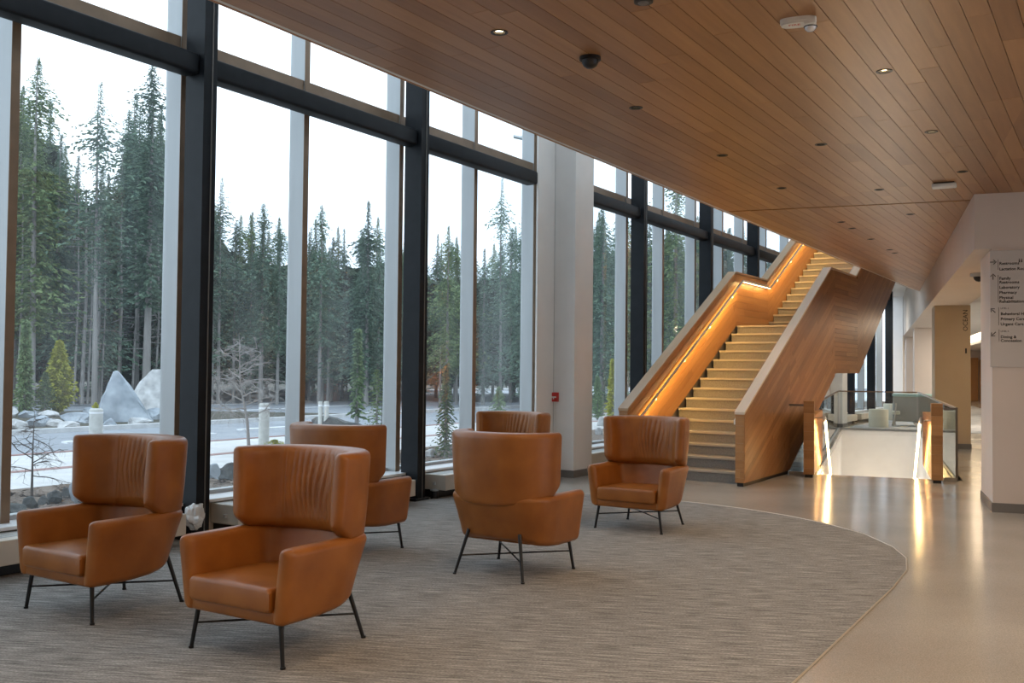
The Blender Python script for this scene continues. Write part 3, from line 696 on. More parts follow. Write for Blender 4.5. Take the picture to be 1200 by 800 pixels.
def make_chair():
    root = thing('armchair', (0, 0, 0), 0)
    I4 = Matrix.Identity(4)
    # shell: arms and lower back in one band
    def shell(u, NV):
        u = remap(u); e = ease(u, .03); e = max(e, .05)
        wt, yf, yb = .418, -.372, .385
        P_, n_, d = plan(u, wt, yf, yb)
        back = max(0, (P_.y-.05)/.35)
        z0 = .212+.055*max(0, (P_.y+.1)/.5)**1.3; z1 = .598
        th = .098
        out = []
        for a, h in rsec(NV, .034, th, 1):
            # a: 0 inner..th outer ; h 0..1 -> z with rounding kept in metres
            out.append((a, h))
        H_ = z1-z0; pts = []
        for a, h in rsec(NV, .042, th, H_):
            zc = z0+h; f = (zc-z0)/H_
            f = min(1, max(0, f)); taper = .048*(1-f)**1.5 + (.085*min(1, back)*(1-f)**1.4)
            a2 = th/2+(a-th/2)*e; zc = (z0+z1)/2+(zc-(z0+z1)/2)*(1-.10*(1-e))
            off = a2-th-taper
            # front leans back towards the bottom
            q = P_+n_*off
            y = q.y + (.008*(1-f) if P_.y < -.1 else 0)*(1 if P_.y < -.1 else 0)*min(1, (-.1-P_.y)/.2)
            pts.append((q.x, y, zc))
        return pts
    sh = sweep(shell, 88, 32, 'shell', M_leather, root, I4)
    # seat base with the front apron
    b = MB().bbox(lambda x, y, z: Vector((x*(1-.04*(.3-z)/.1-.35*max(0, (y-.05)/.3)), y, z+.05*max(0, (y+.1)/.45))), -.325, .325, -.352, .20, .2125, .290, .022, 4)
    autosmooth(b.obj('seat_base', M_leather, root), 50)
    # seat cushion
    vs, fs = [], []; NX, NY = 26, 26
    def cush(x, y, top):
        px = abs(2*x-1); py = 2*y-1
        w = .292-.02*y; X = (2*x-1)*w; Y = -.380+y*.61
        ed = max(0, 1-(1-px)/.06) ; ef = max(0, 1-(1-abs(py))/.055); k = min(1, math.hypot(ed, ef))
        rr = .022*(1-math.sqrt(max(0, 1-k*k)))
        zt = .398+.016*(1-px**2)*(1-py**2)-rr - .012*y; zb = .272+rr
        return (X, Y, zt if top else zb)
    for top in (1, 0):
        for i in range(NX+1):
            for j in range(NY+1): vs.append(cush(.5-.5*math.cos(PI*i/NX), .5-.5*math.cos(PI*j/NY), top))
    NN = (NX+1)*(NY+1)
    for i in range(NX):
        for j in range(NY):
            a = i*(NY+1)+j; fs.append((a, a+NY+1, a+NY+2, a+1)); fs.append((a+NN, a+1+NN, a+NY+2+NN, a+NY+1+NN))
    ring = [i*(NY+1) for i in range(NX+1)]+[NX*(NY+1)+j for j in range(1, NY+1)]+[i*(NY+1)+NY for i in range(NX-1, -1, -1)]+[j for j in range(NY-1, 0, -1)]
    for k in range(len(ring)): a, c = ring[k], ring[(k+1) % len(ring)]; fs.append((a, a+NN, c+NN, c))
    autosmooth(mesh_obj('seat_cushion', vs, fs, M_leather, root), 60)
    # headrest wing
    def head(u, NV):
        u = remap(u); e = max(ease(u, .035), .04)
        P_, n_, d = plan(u, .428, .0, .432, 2.25)
        back = min(1, max(0, (P_.y-.02)/.38))
        zi = .597+.045*max(0, 1-P_.y/.07); zo = .512+.063*min(1, abs(P_.x)/.428)**3+.085*max(0, 1-P_.y/.10)
        z1 = 1.043; th = .088+.075*min(1, max(0, P_.y-.03)/.30); pts = []
        for a, h in rsec(NV, .030, th, 1.0):
            pass
        for a, h in rsec(NV, .036, th, .42):
            f = h/.42; zb = zi+(zo-zi)*(a/th); zc = zb+(z1-zb)*f
            if f > .3: zc = z1-(.42-h)*(z1-zb)/.42
            a2 = th/2+(a-th/2)*e; zc = (zb+z1)/2+(zc-(zb+z1)/2)*(1-.08*(1-e))
            lean = -.018*(1-f)
            taper = -.012*max(0, 1-f/.5)**1.6*back**.5*(a/th) - .010*(1-f)
            bulge = 0
            if a < .045 and .06 < f < .97:   # pleats on the inner face
                x = P_.x+.01
                env = math.exp(-(x/.19)**2)*max(0, math.sin(PI*min(1, max(0, (f-.04)/.93))))**.7
                xx_ = x*(1.0+.5*abs(f-.5)) + .03*math.sin(f*3+x*9)
                fold = (1-abs(math.sin(xx_*50+.6*math.sin(f*5))))**3.0
                bulge = env*fold*.024 - .016*max(0, math.sin(PI*f))*(1 if abs(P_.x) < .3 else .5)
            off = a2-th+taper*1+lean*.5+bulge
            q = P_+n_*off
            pts.append((q.x, q.y+.012*(f-.5), zc))
        return pts
    def head_dense(u, NV):
        return head(u, NV)
    hd = sweep_head(head, root)
    # seam down the middle and round the lower edge of the wing
    # legs
    def leg(top, bot, name='leg'):
        o = MB().tube([top, bot], .0135, 10, .0105).tube([bot, Vector(bot)-Vector((0, 0, .0))+Vector((0, 0, .012))], .014, 10).obj(name, M_black, root); autosmooth(o)
    for sx_ in (-1, 1):
        leg((sx_*.300, -.305, .235), (sx_*.336, -.322, .0)); leg((sx_*.218, .262, .325), (sx_*.2925, .322+.012, .0))
    def at(top, bot, z): t = (z-bot[2])/(top[2]-bot[2]); return Vector(bot).lerp(Vector(top), t)
    for sx_ in (-1, 1):
        a = at((sx_*.300, -.305, .235), (sx_*.336, -.322, 0), .135); b = at((-sx_*.218, .262, .325), (-sx_*.2925, .334, 0), .135)
        MB().tube([a, b], .006, 8).obj('stretcher', M_black, root)
    return root
def sweep_head(fn, root):
    # section: dense inner face so the pleats can show
    NU = 220; rows = []; NV = 64
    def rs(NV_, r_, w, h):
        out = []
        c8 = 6
        def arc(cx_, cy_, a0): return [(cx_+r_*math.cos(a0+PI/2*k/(c8-1)), cy_+r_*math.sin(a0+PI/2*k/(c8-1))) for k in range(c8)]
        out += arc(w-r_, h-r_, 0); out += arc(r_, h-r_, PI/2)
        out += [(0, h-r_-(h-2*r_)*k/21) for k in range(1, 21)]
        out += arc(r_, r_, PI); out += arc(w-r_, r_, 3*PI/2)
        out += [(w, r_+(h-2*r_)*k/9) for k in range(1, 9)]
        return out
    global rsec
    keep = rsec; rsec = rs
    vs, fs = [], []
    for i in range(NU+1):
        pts = fn(i/NU, NV); NV2 = len(pts); vs += [Vector(p) for p in pts]
    rsec = keep
    for i in range(NU):
        for j in range(NV2):
            a = i*NV2+j; b = i*NV2+(j+1) % NV2; fs.append((a, b, b+NV2, a+NV2))
    fs.append(tuple(range(NV2))[::-1]); fs.append(tuple(NU*NV2+j for j in range(NV2)))
    return mesh_obj('wing_headrest', vs, fs, M_leather, root, smooth=True)
chair = make_chair()
poses = [((-1.2329, 5.3024), -.5568, 'tan leather winged armchair nearest the camera, fully in view'),
         ((-2.5097, 6.0964), -.5753, 'tan leather winged armchair at the left edge, by the heater'),
         ((-1.349, 8.024), 2.625, 'tan leather winged armchair turned to the window, mostly hidden behind the nearest one'),
         ((.0231, 7.2622), 2.5782, 'tan leather winged armchair seen from behind in the middle of the carpet'),
         ((1.2596, 9.3774), -.5385, 'tan leather winged armchair in front of the staircase foot'),
         ((-.050, 10.2), -.62, 'tan leather winged armchair whose pleated headrest shows behind the turned one')]
for i, (p, a, lab) in enumerate(poses):
    if i == 0: chair.location = (*p, .006); chair.rotation_euler = (0, 0, a); tag(chair, lab, 'armchair', 'tan winged armchairs')
    else: copy_tree(chair, (*p, .006), a, label=lab, cat='armchair', group='tan winged armchairs')
# ================================================================ CEILING FIXTURES
def downlight(s, t, label, glow=False, power=DOWN_W):
    r = thing('downlight', st(s, t, HC), 0, label, 'light', 'recessed downlights in the wood ceiling')
    c = st(s, t, HC); n = 24
    m = MB(); vs = []
    for rr, z in ((.052, -.0005), (.052, -.004), (.036, -.004), (.034, .0)): vs += [c+Vector((math.cos(2*PI*k/n)*rr, math.sin(2*PI*k/n)*rr, z)) for k in range(n)]
    fs = [(i*n+k, i*n+(k+1) % n, (i+1)*n+(k+1) % n, (i+1)*n+k) for i in range(3) for k in range(n)]
    m.add(vs, fs).obj('trim_ring', M_bronze, r)
    dp = .012 if glow else .08
    m = MB(); vs = []
    for rr, z in ((.034, -.001), (.030, dp+.002)): vs += [c+Vector((math.cos(2*PI*k/n)*rr, math.sin(2*PI*k/n)*rr, z)) for k in range(n)]
    m.add(vs, [(k, (k+1) % n, n+(k+1) % n, n+k) for k in range(n)]).obj('baffle', M_baf, r)
    m = MB(); vs = [c+Vector((math.cos(2*PI*k/n)*.030, math.sin(2*PI*k/n)*.030, dp)) for k in range(n)]
    m.add(vs, [tuple(range(n))]).obj('lens', M_lamp, r)
    l = bpy.data.lights.new('lamp', 'SPOT'); l.energy = power; l.color = WARM; l.spot_size = math.radians(110); l.spot_blend = .8; l.shadow_soft_size = .04
    o = bpy.data.objects.new('lamp', l); link(o); o.parent = r; o.location = (0, 0, -.01)
M_bronze = mat('bronze_trim', (.03, .022, .016), .4, .5); M_baf = mat('black_baffle', (.008, .007, .006), .6)
rows = {-3.10: 'window-side row', -1.31: 'right-hand row', -2.17: 'middle row', -2.206: 'middle row', -2.21: 'middle row', -2.22: 'middle row'}
ordn = ['nearest', 'second', 'third', 'fourth', 'fifth', 'sixth', 'seventh', 'eighth', 'ninth']
def rowname(t): return 'window-side row' if t < -3 else ('middle row' if t < -2 else 'right-hand row')
cnt = {}
for s_, t_ in sorted(down):
    rn = rowname(t_); cnt[rn] = cnt.get(rn, -1)+1
    downlight(s_, t_, 'small round recessed downlight, %s in the %s' % (ordn[cnt[rn]], rn), glow=(s_, t_) in ((4.77, -3.10), (6.68, -1.31), (8.56, -1.31)))
for s_ in (-4, -1, 2):                          # the same grid goes on behind the camera
    for t_ in (-3.1, -1.3, .5): 
        l = bpy.data.lights.new('lamp', 'SPOT'); l.energy = DOWN_W*1.5; l.color = WARM; l.spot_size = math.radians(120); l.spot_blend = .8; l.shadow_soft_size = .05
        o = bpy.data.objects.new('lamp', l); link(o); o.location = st(s_, t_, HC-.03)
for (s_, t_), w_ in FILLS:                      # unseen fill lights added under the lobby ceiling
    l = bpy.data.lights.new('lobby_fill', 'AREA'); l.shape = 'DISK'; l.size = .6; l.energy = w_; l.color = WARM
    o = bpy.data.objects.new('lobby_fill', l); link(o); o.location = st(s_, t_, HC-.05)
for a_ in (15, 19, 24, 30, 36, 44, 52):         # corridor lamps
    l = bpy.data.lights.new('corridor_lamp', 'AREA'); l.shape = 'DISK'; l.size = .25; l.energy = 17; l.color = (1, .76, .5)
    o = bpy.data.objects.new('corridor_lamp', l); link(o); o.location = ab(a_, 2.7 if a_ < 40 else 3.0, 2.97)
# camera dome, speaker, strobe, emergency box
def lathe_thing(name, c, prof, m, label, cat, extra=None):
    r = thing(name, c, 0, label, cat)
    autosmooth(MB().disc_stack(c, prof, 28).obj('housing', m, r), 35)
    if extra: autosmooth(MB().disc_stack(c, extra[0], 28).obj(extra[2], extra[1], r), 35)
    return r
for a_, b_ in ((35, -.6), (30, 3.4)):  # unseen fill lights added to brighten the far lounge
    l = bpy.data.lights.new('lounge_fill', 'AREA'); l.shape = 'DISK'; l.size = .5; l.energy = 45; l.color = (1, .9, .78)
    o = bpy.data.objects.new('lounge_fill', l); link(o); o.location = ab(a_, b_, 2.98 if b_ > 1.8 else 3.9)
for a_ in (16.6, 21, 25):                      # added fill lights hidden in the well, brightening its walls
    l = bpy.data.lights.new('stairwell_fill', 'POINT'); l.energy = 34; l.color = (1, .85, .68); l.shadow_soft_size = .2
    o = bpy.data.objects.new('stairwell_fill', l); link(o); o.location = ab(a_, .15, -1.9)
lc = sub([(27.6, -6), (39.5, -6), (39.5, 1.12), (27.6, 1.12)], [((-gA.dot(wT), -gB.dot(wT)), 6.42)])
o = MB().prism([(27.2, 1.95), (50, 1.95), (50, 4.4), (27.2, 4.4)], lambda u, v, d: ab(u, v, d), 0, .006)
M_lc = noisy('pale_corridor_carpet', (.36, .35, .34), (.58, .57, .55), 2.6, .95, detail=6)
tag(o.obj('corridor_carpet', M_lc, origin=ab(30, 3, 0)), 'pale carpet of the corridor seen between the beige pillar and the sign pillar', 'carpet')
o = MB().prism(lc, lambda u, v, d: ab(u, v, d), 0, .006)
ot = o.obj('lounge_carpet', noisy('pale_lounge_carpet', (.34, .34, .34), (.60, .60, .60), 2.2, .95, detail=6), origin=ab(30, 0, 0)); tag(ot, 'pale mottled grey carpet of the lounge beyond the floor opening', 'carpet')
c = st(5.45, -2.85, HC)
lathe_thing('ceiling_camera', c, [(.050, -.022), (.068, -.020), (.068, 0.0)][::1], M_black, 'black dome camera hanging under the wood ceiling, left of centre', 'camera', ([(.001, -.072), (.022, -.070), (.042, -.056), (.052, -.036), (.054, -.021)], M_black, 'dome'))
c = pz(754, 1.0, HC)
lathe_thing('ceiling_speaker', c, [(.04, -.012), (.05, -.010), (.052, 0)], M_black, 'small black disc on the ceiling cut by the top edge of the picture', 'sensor', ([(.001, -.02), (.02, -.02), (.03, -.012)], M_base, 'centre_cap'))
p = pz(937, 26, HC-.02); r = thing('fire_strobe', Vector((p.x, p.y, HC)), 0, 'white fire alarm strobe with red FIRE lettering on the ceiling', 'alarm')
e1 = pz(957, 20, HC); e0 = pz(914, 25, HC); X = (e1-e0); LN = X.length; X.normalize(); Y = Z.cross(X); c0 = (e0+e1)/2
FO = lambda u, v, d: c0+X*u-Y*v+Z*d
pts = [(LN/2*math.copysign(abs(math.cos(a))**.75, math.cos(a)), .052*math.copysign(abs(math.sin(a))**.75, math.sin(a))) for a in [2*PI*k/28 for k in range(28)]]
MB().prism(pts, FO, -.022, 0).prism([(u*.93, v*.9) for u, v in pts], FO, -.034, -.021).obj('body', M_whitep, r)
MB().bbox(FO, LN*.16, LN*.48, -.045, .045, -.046, -.003, .006, 2).obj('lens_block', M_whitep, r)
autosmooth(MB().disc_stack(FO(LN*.33, -.012, -.046), [(.001, -.03), (.018, -.027), (.03, -.015), (.034, 0)], 20).obj('strobe_lens', mat('clear_lens', (.75, .75, .78), .08, .3), r), 60)
MB().disc_stack(FO(LN*.33, -.012, -.0465), [(.036, -.004), (.038, 0)], 20).obj('lens_ring', M_black, r)
strobe = (r, FO, LN)
p = pz(1107, 219, HC); r = thing('emergency_light', p, -AZ, 'flat white rectangular unit on the ceiling next to the beam corner', 'light')
e0 = pz(1092, 220, HC-.045); e1 = pz(1121, 218, HC-.045); X2 = (e1-e0); L2 = X2.length; X2.normalize(); Y2 = Z.cross(X2); c2 = (e0+e1)/2+Z*.045
FE = lambda u, v, d: c2+X2*u+Y2*v+Z*d
autosmooth(MB().bbox(FE, -L2/2, L2/2, -.06, .06, -.055, -.012, .012, 3).obj('casing', M_whitep, r)); MB().box(FE, -L2/2+.02, L2/2-.02, -.05, .05, -.013, 0).obj('mount', M_black, r)
p = pz(1147, 320, 2.88); r = thing('dome_camera', p, 0, 'small grey dome camera under the beam beside the sign pillar', 'camera')
autosmooth(MB().disc_stack(p, [(.10, -.05), (.11, -.045), (.11, 0)], 24).obj('housing', M_grayp, r), 35); autosmooth(MB().disc_stack(p, [(.001, -.12), (.035, -.11), (.06, -.085), (.07, -.05)], 24).obj('dome', M_black, r), 60)
# ================================================================ SIGN, LETTERING
def text(body, F, u, v, size, m, parent, name='lettering', rot=0, d=.0, align='LEFT', bold=0, ext=.0008):
    cu = bpy.data.curves.new('t', 'FONT'); cu.body = body; cu.size = size; cu.extrude = 0; cu.offset = bold; cu.align_x = align; cu.resolution_u = 2
    ob = bpy.data.objects.new('t', cu); link(ob)
    me = bpy.data.meshes.new_from_object(ob.evaluated_get(bpy.context.evaluated_depsgraph_get()))
    bpy.data.objects.remove(ob)
    c, s_ = math.cos(rot), math.sin(rot)
    vs = [F(u+c*q.co.x-s_*q.co.y, v+s_*q.co.x+c*q.co.y, d) for q in me.vertices]; fs = [tuple(f.vertices) for f in me.polygons]
    bpy.data.meshes.remove(me)
    return mesh_obj(name, vs, fs, m, parent)
FA = 11.80
sg_ = thing('direction_sign', ab(FA, 1.55, 1.5), -GA, 'pale wall sign listing departments with arrows on the right-hand pillar', 'sign')
FG = lambda u, v, d: ab(FA-.012-d, u, v)
pt = lambda x, y: (lambda r_: CAMP+r_*((FA-.012-CAMP.dot(gA))/r_.dot(gA)))(ray(x, y))
sl, srt, stp, sbt = pt(1160, 300).dot(gB), pt(1160, 300).dot(gB)+.78, pt(1162, 293.5).z, pt(1162, 430).z
M_sign = mat('sign_panel', (.56, .52, .49), .5)
MB().bbox(lambda u, v, d: ab(FA-d, u, v), sl, srt, sbt, stp, 0, .012, .003, 1).obj('panel', M_sign, sg_)
q = lambda x, y: (pt(x, y).dot(gB), pt(x, y).z)
rows_t = [(1171, 308.5, 'Restrooms'), (1171, 315, 'Lactation Room'), (1171, 326, 'Family'), (1171, 330.5, 'Restrooms'), (1171, 336.5, 'Laboratory'), (1171, 342.5, 'Pharmacy'), (1171, 348.5, 'Physical'), (1171, 353, 'Rehabilitation'),
          (1172.5, 367.5, 'Behavioral Health'), (1172.5, 373.5, 'Primary Care'), (1172.5, 379.5, 'Urgent Care'), (1172.5, 394.5, 'Dining &'), (1172.5, 398.8, 'Concession')]
for x, y, b in rows_t:
    u, v = q(x, y); text(b, FG, u, v-.016, .044, M_text, sg_, d=.0015, bold=.0009)
for x, y in ((1172.5, 362.0), (1172.5, 389)): u, v = q(x, y); text('LEVEL 2' if y < 370 else 'LEVEL 0', FG, u, v, .024, M_text, sg_, d=.0015)
for x, y0, y1 in ((1169.3, 304, 316), (1169.4, 322, 354), (1170, 360, 381), (1170.5, 386, 400)):
    u, v1 = q(x, y0); _, v0 = q(x, y1); MB().box(FG, u, u+.004, v0, v1, .001, .002).obj('divider', M_text, sg_)
def arrow(u, v, ang, sz):
    c, s_ = math.cos(ang), math.sin(ang)
    def R(pts): return [(u+c*a-s_*b, v+s_*a+c*b) for a, b in pts]
    m = MB(); w = sz*.15
    for pl in ([(-sz/2, -w/2), (sz/2-w, -w/2), (sz/2-w, w/2), (-sz/2, w/2)], [(sz/2, 0), (sz/2-.38*sz-w*.7, .38*sz), (sz/2-.38*sz, .38*sz+w*.7), (sz/2+w, 0)], [(sz/2, 0), (sz/2-.38*sz-w*.7, -.38*sz), (sz/2-.38*sz, -.38*sz-w*.7), (sz/2+w, 0)]):
        m.prism(R(pl), FG, .001, .002)
    m.obj('arrow', M_text, sg_)
for x, y, a in ((1163.5, 307, 0), (1163.7, 324.5, PI/2), (1164, 364, 3*PI/4), (1164.5, 391, -3*PI/4)): u, v = q(x, y); arrow(u, v, a, .058)
u, v = q(1194.5, 305.5)                          # restroom pictogram: two figures
m = MB()
for du in (0, .022):
    m.prism([(u+du-.006, v-.016), (u+du+.006, v-.016), (u+du+.006, v+.008), (u+du-.006, v+.008)], FG, .001, .002)
    m.prism([(u+du+.006*math.cos(k*PI/4), v+.017+.006*math.sin(k*PI/4)) for k in range(8)], FG, .001, .002)
m.obj('restroom_symbol', M_text, sg_)
# OCEAN on the beige pillar
FP = 21.45
FO2 = lambda u, v, d: ab(FP-.001-d, u, v)
pt2 = lambda x, y: (lambda r_: CAMP+r_*((FP-CAMP.dot(gA))/r_.dot(gA)))(ray(x, y))
r = thing('pillar_lettering', ab(FP, pt2(1131, 380).dot(gB), 2.3), -GA, 'word OCEAN running up the beige pillar', 'lettering')
P0 = pt2(1134, 388); text('OCEAN', FO2, P0.dot(gB), P0.z, .125, M_text, r, rot=PI/2, d=.001)
P0 = pt2(1132, 411); MB().box(FO2, P0.dot(gB)-.015, P0.dot(gB)+.015, P0.z-.05, P0.z+.05, 0, .004).obj('small_mark', M_text, r)
text('FIRE', lambda u, v, d: strobe[1](u, v, -.0345-d), -strobe[2]*.26, .0, .036, M_redtext, strobe[0], d=0, bold=.0006)
# ================================================================ SMALL WALL THINGS
def on_col(x, y):    # point on the column's left face (s = 11.965)
    r_ = ray(x, y); return CAMP+r_*((11.965-CAMP.dot(wS))/r_.dot(wS))
a0, a1 = on_col(646, 459.5), on_col(655, 470.5)
r = thing('fire_alarm_pull', st(11.965, (a0.dot(wT)+a1.dot(wT))/2, a1.z), -AZ, 'red fire alarm pull box on the white column', 'alarm')
FF = lambda u, v, d: st(11.965-d, u, v)
t0, t1, z0_, z1_ = a0.dot(wT), a1.dot(wT), a1.z, a0.z
autosmooth(MB().bbox(FF, t0, t1, z0_, z1_, 0, .045, .006, 2).obj('box', M_red, r))
MB().box(FF, t0+.02, t1-.02, z1_-.075, z1_-.055, .045, .052).box(FF, (t0+t1)/2-.008, (t0+t1)/2+.008, z0_+.035, z1_-.06, .045, .052).obj('pull_handle', M_whitep, r)
tag(MB().tube([st(11.96, t0+(t1-t0)*k_, z) for k_, z in ((.55, z0_), (.6, 1.0), (.75, .7), (.9, .45), (.95, .12))], .0035, 5).obj('alarm_cable', M_whitep), 'thin white cable hanging down the column under the alarm box', 'cable')
# plastic bag and valve at the column feet
bm = bmesh.new(); bmesh.ops.create_icosphere(bm, subdivisions=4, radius=1)
for v in bm.verts:
    k = .85+.35*noise.noise(v.co*1.7)+.10*noise.noise(v.co*5); v.co = Vector((v.co.x*.10*k, v.co.y*.10*k, v.co.z*.10*k+(.04 if v.co.z > .5 else 0)))
bc = pz(229, 607, .19)
bagv = [bc+v.co for v in bm.verts]; bagf = [tuple(w.index for w in f.verts) for f in bm.faces]; bm.free()
bagv = [v for v in bagv]
o = mesh_obj('plastic_bag', bagv, bagf, M_bag, None, smooth=False); tag(o, 'crumpled clear plastic bag on a pipe stub at the foot of the dark column', 'bag')
r = thing('pipe_stub', bc+Vector((0, 0, -.19)), 0, 'black pipe stub on the floor under the plastic bag', 'pipe')
MB().disc_stack(Vector((bc.x, bc.y, 0)), [(.05, 0), (.05, .02), (.03, .025), (.03, .10)], 14).obj('pipe', M_black, r)
vc = pz(509, 584, 0)
r = thing('floor_valve', vc, 0, 'short black capped pipe beside the heater behind the turned armchair', 'pipe')
MB().disc_stack(vc, [(.045, 0), (.045, .09)], 16).obj('pipe', M_black, r); MB().disc_stack(vc, [(.05, .09), (.05, .105)], 16).obj('cap', M_alu, r)
# ================================================================ LOUNGE BEYOND THE WELL
def stool(p, rad, h, label):
    r = thing('drum_table', p, 0, label, 'side table')
    autosmooth(MB().disc_stack(p, [(rad, .01), (rad, h-.02), (rad-.01, h)], 40).obj('drum', M_cream, r), 35); MB().disc_stack(p, [(rad-.03, 0), (rad-.03, .012)], 30).obj('base', M_base, r)
stool(pz(1029.5, 500.5, 0), .26, .50, 'cream drum table nearest the glass guard at the far lounge')
stool(pz(1044.5, 492, 0), .24, .52, 'cream drum table behind the first, beside the grey armchair')
p = pz(1069, 500, 0); p = Vector((p.x, p.y, 0))
r = thing('lounge_chair', p, -GA, 'grey high-sided lounge chair with pale teal top beyond the floor opening', 'armchair')
A0, B0 = p.dot(gA), p.dot(gB)
autosmooth(MB().bbox(ab, A0+.0, A0+.10, B0-.50, B0+.62, .14, .86, .04, 3).obj('back', M_grey, r))
autosmooth(MB().bbox(ab, A0-.02, A0+.12, B0-.52, B0+.64, .84, .93, .035, 3).obj('top_band', M_teal, r))
for bb in (-.50, .52): autosmooth(MB().bbox(ab, A0+.08, A0+.8, B0+bb, B0+bb+.1, .14, .66, .04, 3).obj('side', M_grey, r))
autosmooth(MB().bbox(ab, A0+.09, A0+.8, B0-.40, B0+.52, .22, .46, .05, 3).obj('seat', M_teal, r))
for aa in (.04, .74):
    for bb in (-.44, .58): MB().tube([ab(A0+aa, B0+bb, .2), ab(A0+aa, B0+bb, 0)], .015, 8).obj('leg', M_grayp, r)
p = pz(1046, 500, 0); A0, B0 = p.dot(gA), p.dot(gB)
r = thing('wood_frame_chair', p, -GA, 'open-framed chair edge left of the grey lounge chair', 'chair')
MB().tube([ab(A0, B0+.02, 0), ab(A0+.12, B0+.10, .66)], .018, 8).obj('leg', M_steel, r); MB().tube([ab(A0+.6, B0, 0), ab(A0+.5, B0+.08, .62)], .018, 8).obj('leg', M_steel, r)
MB().tube([ab(A0+.12, B0+.10, .64), ab(A0+.5, B0+.08, .61)], .018, 8).obj('arm', M_steel, r); MB().bbox(ab, A0+.12, A0+.6, B0, B0+.2, .34, .44, .02, 2).obj('seat', M_cream, r)
# ================================================================ OUTDOORS
ZG = -.15
def ground(name, poly, m, z1, z0=-.6, label=None):
    o = MB().prism(poly, lambda u, v, d: st(u, v, d), z0, z1).obj(name, m); tag(o, kind='structure'); return o
ground('ground_bed', [(-12, -12.4), (-12, -7.35), (60, -7.35), (60, -12.4)], M_mulch, ZG)
ground('path', [(-15, -16.9), (-15, -12.4), (60, -12.4), (60, -16.9)], M_path, ZG+.005)
ground('path_stripe', [(-15, -14.5), (-15, -14.25), (60, -14.25), (60, -14.5)], M_redk, ZG+.012, ZG-.01)
ground('kerb_red', [(-15, -17.05), (-15, -16.9), (60, -16.9), (60, -17.05)], M_redk, ZG+.02)
ground('road', [(-25, -23.2), (-25, -17.05), (75, -17.05), (75, -23.2)], M_road, ZG-.08)
ground('planted_island', [(-25, -32), (-25, -23.2), (27, -23.2), (23, -32)], M_bank, ZG+.0)
ground('island_kerb', [(-25, -23.2), (-25, -22.95), (75, -22.95), (75, -23.2)], M_kerb, ZG+.04)
ground('far_road', [(-40, -41.5), (-40, -32), (23, -32), (27, -23.2), (110, -23.2), (110, -41.5)], M_road, ZG-.05)
ground('far_kerb', [(-45, -42.6), (-45, -41.5), (110, -41.5), (110, -42.6)], M_kerb, ZG+.12)
ground('forest_ground', [(-70, -130), (-70, -42.6), (160, -42.6), (160, -130)], M_bank, ZG+.1)
for k, (s0, t0, s1, t1) in enumerate([(13, -19.8, 17, -19.6), (18.5, -20.3, 22, -20.1), (28, -34, 36, -34.4), (26, -29, 34, -29.5), (20, -38, 30, -38.2)]):
    d = Vector((s1-s0, t1-t0)).normalized(); n = Vector((-d.y, d.x))*.12
    ground('road_marking', [(s0+n.x, t0+n.y), (s1+n.x, t1+n.y), (s1-n.x, t1-n.y), (s0-n.x, t0-n.y)], M_line, ZG-.04, ZG-.09)
def rock(p, size, seed, m, label, group=None, peak=0, name='boulder', sub_=3):
    bm = bmesh.new(); bmesh.ops.create_icosphere(bm, subdivisions=sub_, radius=1); o3 = Vector((seed*3.1, seed*1.7, seed*.9)); rg = random.Random(seed)
    pl = [(Vector((rg.gauss(0, 1), rg.gauss(0, 1), rg.gauss(0, .7))).normalized(), rg.uniform(.55, .9)) for _ in range(12)]
    vs = []
    for v in bm.verts:
        q = v.co.copy()
        for n_, c_ in pl:
            dd = q.dot(n_)-c_
            if dd > 0: q -= n_*dd
        q *= 1+.16*noise.noise(v.co*1.8+o3)+.05*noise.noise(v.co*6+o3)
        if peak: 
            f = max(0, (q.z+.6)/1.6); k = 1-peak*f; q.x = q.x*k+.12*f*0; q.y *= k; q.z *= 1+.25*peak
        vs.append(Vector((p[0]+q.x*size[0], p[1]+q.y*size[1], p[2]+(q.z+.55)*size[2])))
    fs = [tuple(w.index for w in f.verts) for f in bm.faces]; bm.free()
    return tag(mesh_obj(name, vs, fs, m, None, origin=(p[0], p[1], p[2])), label, 'rock', group)
def size_px(x0_, x1_, yt, yb, d): return ((x1_-x0_)*d/FPX/2, (yb-yt)*d/FPX/1.5)
def rock_px(x0_, x1_, yt, yb, z, seed, m, label, group=None, peak=0):
    c = pz((x0_+x1_)/2, yb-1, z); d = math.hypot(c.x, c.y); w, h = size_px(x0_, x1_, yt, yb, d)
    return rock((c.x, c.y, z-.03), (w*1.1, w*.9, h), seed, m, label, group, peak)
